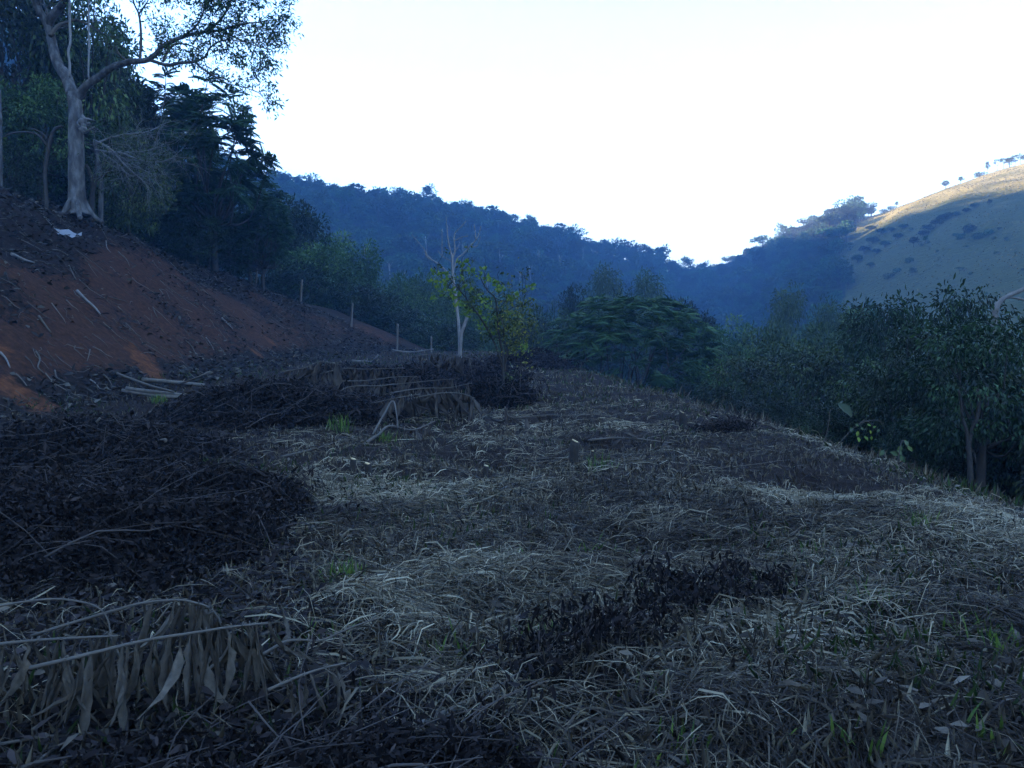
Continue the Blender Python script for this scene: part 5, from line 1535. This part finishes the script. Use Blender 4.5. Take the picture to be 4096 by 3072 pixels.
# ------------------------------------------------------------------ the young tree with bright new leaves
def young_tree():
    d = 21.0; rng = np.random.RandomState(99)
    T = [([(505, 407), (504, 390), (503, 370), (503, 356), (499, 335), (497, 312), (495, 298), (488, 291), (483, 283), (479, 274)], .045, .012),
         ([(503, 366), (494, 342), (483, 322), (475, 310), (466, 298), (458, 288), (450, 279)], .032, .010),
         ([(504, 372), (507, 353), (511, 343), (514, 335), (522, 337)], .04, .012),
         ([(506, 356), (504, 338), (503, 325), (497, 305), (494, 296)], .022, .008),
         ([(475, 310), (470, 304), (460, 300), (446, 297), (433, 298)], .012, .005),
         ([(466, 298), (464, 285), (463, 272), (462, 264)], .012, .005),
         ([(458, 288), (448, 282), (440, 277), (434, 272)], .010, .004),
         ([(488, 291), (486, 282), (492, 280), (500, 288)], .010, .004),
         ([(495, 298), (508, 302), (520, 296), (530, 290)], .010, .004),
         ([(497, 312), (508, 310), (515, 306), (522, 310)], .010, .004),
         ([(503, 330), (512, 322), (520, 318), (526, 326)], .010, .004),
         ([(483, 322), (478, 312), (480, 306)], .010, .004),
         ([(507, 345), (498, 338), (490, 335)], .010, .004),
         ([(520, 405), (520, 385), (521, 360), (522, 338), (523, 318)], .018, .008)]
    b = P(505, 407, d); b[2] = float(H(b[0], b[1])) - .05
    e = empty('young_tree', b, 'young tree with bright yellow-green new leaves standing in the middle of the clearing', 'tree')
    tips, mb2 = [], MB()
    for i, (pts, r0, r1) in enumerate(T):
        w = px_path([(q[0], q[1], rng.randn() * .25 * min(j, 3) * (i > 0)) for j, q in enumerate(pts)], d)
        if i == 0: w[0] = b
        c = spline(w, 4); mb = MB(); tube(mb, c - b, np.linspace(r0, r1, len(c)), 6, .5, .06, rng)
        mb.build('trunk' if i == 0 else 'branch', M['bark_dark'], e, True)
        for q in range(5 if i < 4 else 3):
            k = rng.randint(len(c) // 3, len(c))
            grow(mb2, rng, c[k] - b, unit(rng.randn(3) + [0, 0, .6]), .38, .008, 1, tips, .8, .1, 2, .2, 3, .7)
    tag(mb2.build('twigs', M['bark_dark'], e), kind='stuff')
    # bright leaf rosettes, traced
    R = [(458, 262), (463, 266), (468, 262), (469, 270), (462, 271), (474, 272), (482, 270), (435, 272), (440, 275), (446, 274), (433, 281), (438, 288), (444, 292), (432, 297), (436, 298), (461, 280), (447, 281),
         (480, 277), (485, 280), (490, 281), (496, 284), (500, 288), (503, 290), (497, 290), (452, 290), (458, 296), (463, 303), (456, 305), (468, 309), (474, 300), (478, 296), (471, 290), (466, 316), (477, 321), (484, 300), (489, 307), (493, 317), (486, 326), (492, 334), (500, 325), (506, 314), (444, 283), (450, 296), (462, 288), (510, 300), (517, 296), (524, 292), (529, 288), (532, 286), (481, 309), (478, 312), (470, 311), (488, 318), (523, 349), (526, 347), (482, 326)]
    mb = MB()
    for (u, v) in R:
        c = P(u, v, d + rng.randn() * .3) - b
        k = rng.randint(5, 10)
        dirs = unit(rng.randn(k, 3) * .7 + [0, 0, .45])
        s = rng.uniform(.08, .165, k)
        scatter(mb, LEAF6_V, LEAF6_F, np.repeat(c[None], k, 0) + rng.randn(k, 3) * .03, dirs, rand_dirs(rng, k), np.stack([s * .62, s, s], -1), np.clip(rng.rand(k) * .6 + .25, 0, 1))
    mb.build('young_leaves', M['leaf_bright'], e)
    # duller and yellowing small leaves on the twigs
    ps = np.array([t[0] for t in tips]); ps = ps[(ps[:, 2] < 3.0) | (rng.rand(len(ps)) < .35)]
    n = len(ps) * 5
    mb = MB(); s = rng.uniform(.06, .13, n)
    pos = np.repeat(ps, 5, 0) + rng.randn(n, 3) * .07
    scatter(mb, LEAF6_V, LEAF6_F, pos, rand_dirs(rng, n) - [0, 0, .4], rand_dirs(rng, n), np.stack([s * .5, s, s], -1), rng.rand(n))
    mb.build('old_leaves', M['leaf_mid'], e)
    mb = MB()
    n = 620
    uu = rng.normal(515, 11, n); vv = rng.normal(323, 19, n)
    pos = np.array([P(u, v, d + rng.randn() * .35) for u, v in zip(uu, vv)]) - b
    s = rng.uniform(.05, .11, n)
    scatter(mb, LEAF6_V, LEAF6_F, pos, rand_dirs(rng, n) - [0, 0, .4], rand_dirs(rng, n), np.stack([s * .5, s, s], -1), rng.rand(n))
    mb.build('yellow_leaves', M['leaf_yellow'], e)
young_tree()

# ------------------------------------------------------------------ green tufts, edge plants
def tuft(label, u, v, n, size, m='grass', width=.012, spread=.12, group=None, name='grass_tuft', cat='grass tuft'):
    rng = np.random.RandomState(int(u * 7 + v)); p = gpath([(u, v)], 0)[0]
    mb = MB(); k = 4; n = max(n, 14)
    for q in range(n):
        a = rng.rand() * 6.28; o = rng.randn(2) * spread * .5
        L = size * rng.uniform(.5, 1.15); lean = rng.uniform(.15, .75)
        pts = []
        for t in np.linspace(0, 1, k):
            pts.append([o[0] + math.cos(a) * L * lean * t ** 1.5, o[1] + math.sin(a) * L * lean * t ** 1.5, L * t * (1 - .35 * lean * t) - .02])
        pts = np.array(pts); w = width * rng.uniform(.6, 1.2)
        sd = np.array([-math.sin(a), math.cos(a), 0])
        ww = w * np.array([.8, 1, .8, .05])[:, None]
        V = np.stack([pts - sd * ww, pts + sd * ww], 1).reshape(-1, 3)
        mb.add(V, [[0, 1, 3, 2], [2, 3, 5, 4], [4, 5, 7, 6]], rng.uniform(.2, .9))
    o = mb.build(name, M[m]); o.location = p
    return tag(o, label, cat, group)
TU = [(345, 578, 60, .16, 'yellowish green grass tuft alone left of centre'), (460, 655, 14, .16, 'broad bladed grass shoots below centre'), (445, 660, 12, .15, 'grass shoots just left of the broad bladed ones'),
      (505, 562, 30, .15, 'grass tuft near the middle of the straw'), (920, 532, 50, .22, 'tall green grass tuft on the right straw'), (905, 520, 22, .18, 'smaller grass tuft left of the tall right one'),
      (975, 640, 26, .18, 'grass tuft near the right edge, lower one'), (1005, 655, 22, .2, 'grass tuft at the right edge below the others'), (640, 562, 14, .18, 'thin grass shoots right of centre'),
      (594, 560, 8, .22, 'pair of long green blades in the centre of the straw'), (742, 590, 20, .16, 'sparse green shoots among the straw right of centre'), (795, 600, 30, .14, 'low green patch of grass on the right straw'),
      (875, 610, 10, .2, 'few upright blades between the right tufts'), (300, 640, 16, .15, 'long green blades beside the curled leaf spray'), (340, 645, 10, .18, 'yellow green blades lying beside the curled leaf spray'),
      (500, 690, 14, .12, 'short dark green shoots left of the fallen sapling leaves'), (650, 690, 8, .13, 'yellow green shoots under the withered sapling leaves'), (520, 760, 16, .10, 'green shoots at the bottom edge near the sapling stem'),
      (290, 742, 22, .11, 'faint green tuft in the lower left straw'), (158, 404, 60, .34, 'bright green plant tuft below the pole stack'), (341, 432, 40, .42, 'spiky yellow green grass clump at the edge of the dark heap'),
      (213, 470, 30, .2, 'small green tuft at the right rim of the big heap'), (385, 442, 50, .22, 'green grass patch under the arched frond rib'), (840, 748, 10, .16, 'upright green blades at the bottom right'),
      (690, 755, 12, .14, 'green shoots at the bottom edge right of the sapling'), (985, 745, 10, .18, 'green blades in the bottom right corner'), (600, 470, 30, .26, 'grass tuft growing right beside the tall stump'),
      (820, 560, 10, .18, 'upright blades in front of the tall right tuft'), (540, 635, 24, .12, 'yellow green patch left of the withered sapling leaves'), (700, 545, 8, .15, 'few green blades at right centre')]
for (u, v, n, s, lab) in TU:
    tuft(lab, u, v, n, s, 'grass', .004 + .0016 * s * 10, .10 + s * .3, 'green tufts growing through the straw')
tuft('long arching bright grass blades at the foot of the forked trunk', 990, 482, 26, .6, 'grass', .022, .2)
tuft('long bright grass at the right end of the clearing edge', 1015, 498, 40, .4, 'grass', .016, .5)
tuft('bright grass along the clearing edge left of the trunks', 925, 466, 60, .28, 'grass', .012, .6)

M['leaf_near_big'] = mat('leaf_big', [(0, (.025, .04, .018)), (1, (.06, .09, .035))], .5, .3, .3, noise=(12, .6))
def leafy_plant(label, stems, leaves, d, size, m='leaf_bright', name='leafy_plant', wf=.6):
    rng = np.random.RandomState(int(stems[0][0][0])); p = P(stems[0][0][0], stems[0][0][1], d); p[2] = float(H(p[0], p[1])) - .03
    e = empty(name, p, label, 'plant')
    for s in stems:
        w = px_path(s, d)
        if s is stems[0]: w[0] = p
        mb = MB(); c = spline(w, 4); tube(mb, c - p, np.linspace(.009, .004, len(c)), 5, .5); mb.build('stem', M['twig'], e, True)
    for (u, v) in leaves:
        mb = MB(); s = size * rng.uniform(.8, 1.2)
        dd = unit(np.array([rng.randn() * .7 if len(leaves) > 1 else .75, rng.randn() * .2 - .3, -.75]))
        scatter(mb, LEAF6_V, LEAF6_F, (P(u, v, d + rng.randn() * .05) - p)[None], dd[None], unit(np.array([[rng.randn() * .3, -1, .5]])), np.array([[s * wf, s, s]]), rng.uniform(.2, .8))
        mb.build('leaf', M[m if rng.rand() < .55 or len(leaves) == 1 else 'leaf_pale'], e)
    return e
leafy_plant('twiggy plant with small yellow green leaves hanging over the clearing edge', [[(832, 456), (842, 440), (858, 425), (875, 420), (884, 424)], [(858, 425), (866, 420), (876, 430)]],
            [(850, 427), (855, 424), (858, 431), (862, 427), (867, 424), (870, 430), (872, 436), (876, 426), (879, 429), (864, 436), (858, 437)], 13.5, .085)
leafy_plant('small plant with pale green leaves beside the weathered stub post', [[(897, 462), (900, 448), (903, 440), (906, 446)]], [(897, 450), (901, 445), (904, 440), (907, 446), (900, 455), (890, 452), (884, 450)], 12.5, .13, 'leaf_mid')
leafy_plant('single big rounded leaf on a bent stalk at the clearing edge', [[(812, 462), (820, 448), (826, 436), (829, 420), (830, 411), (834, 408)]], [(837, 403)], 11.5, .29, 'leaf_near_big', 'big_leaf_plant', .56)
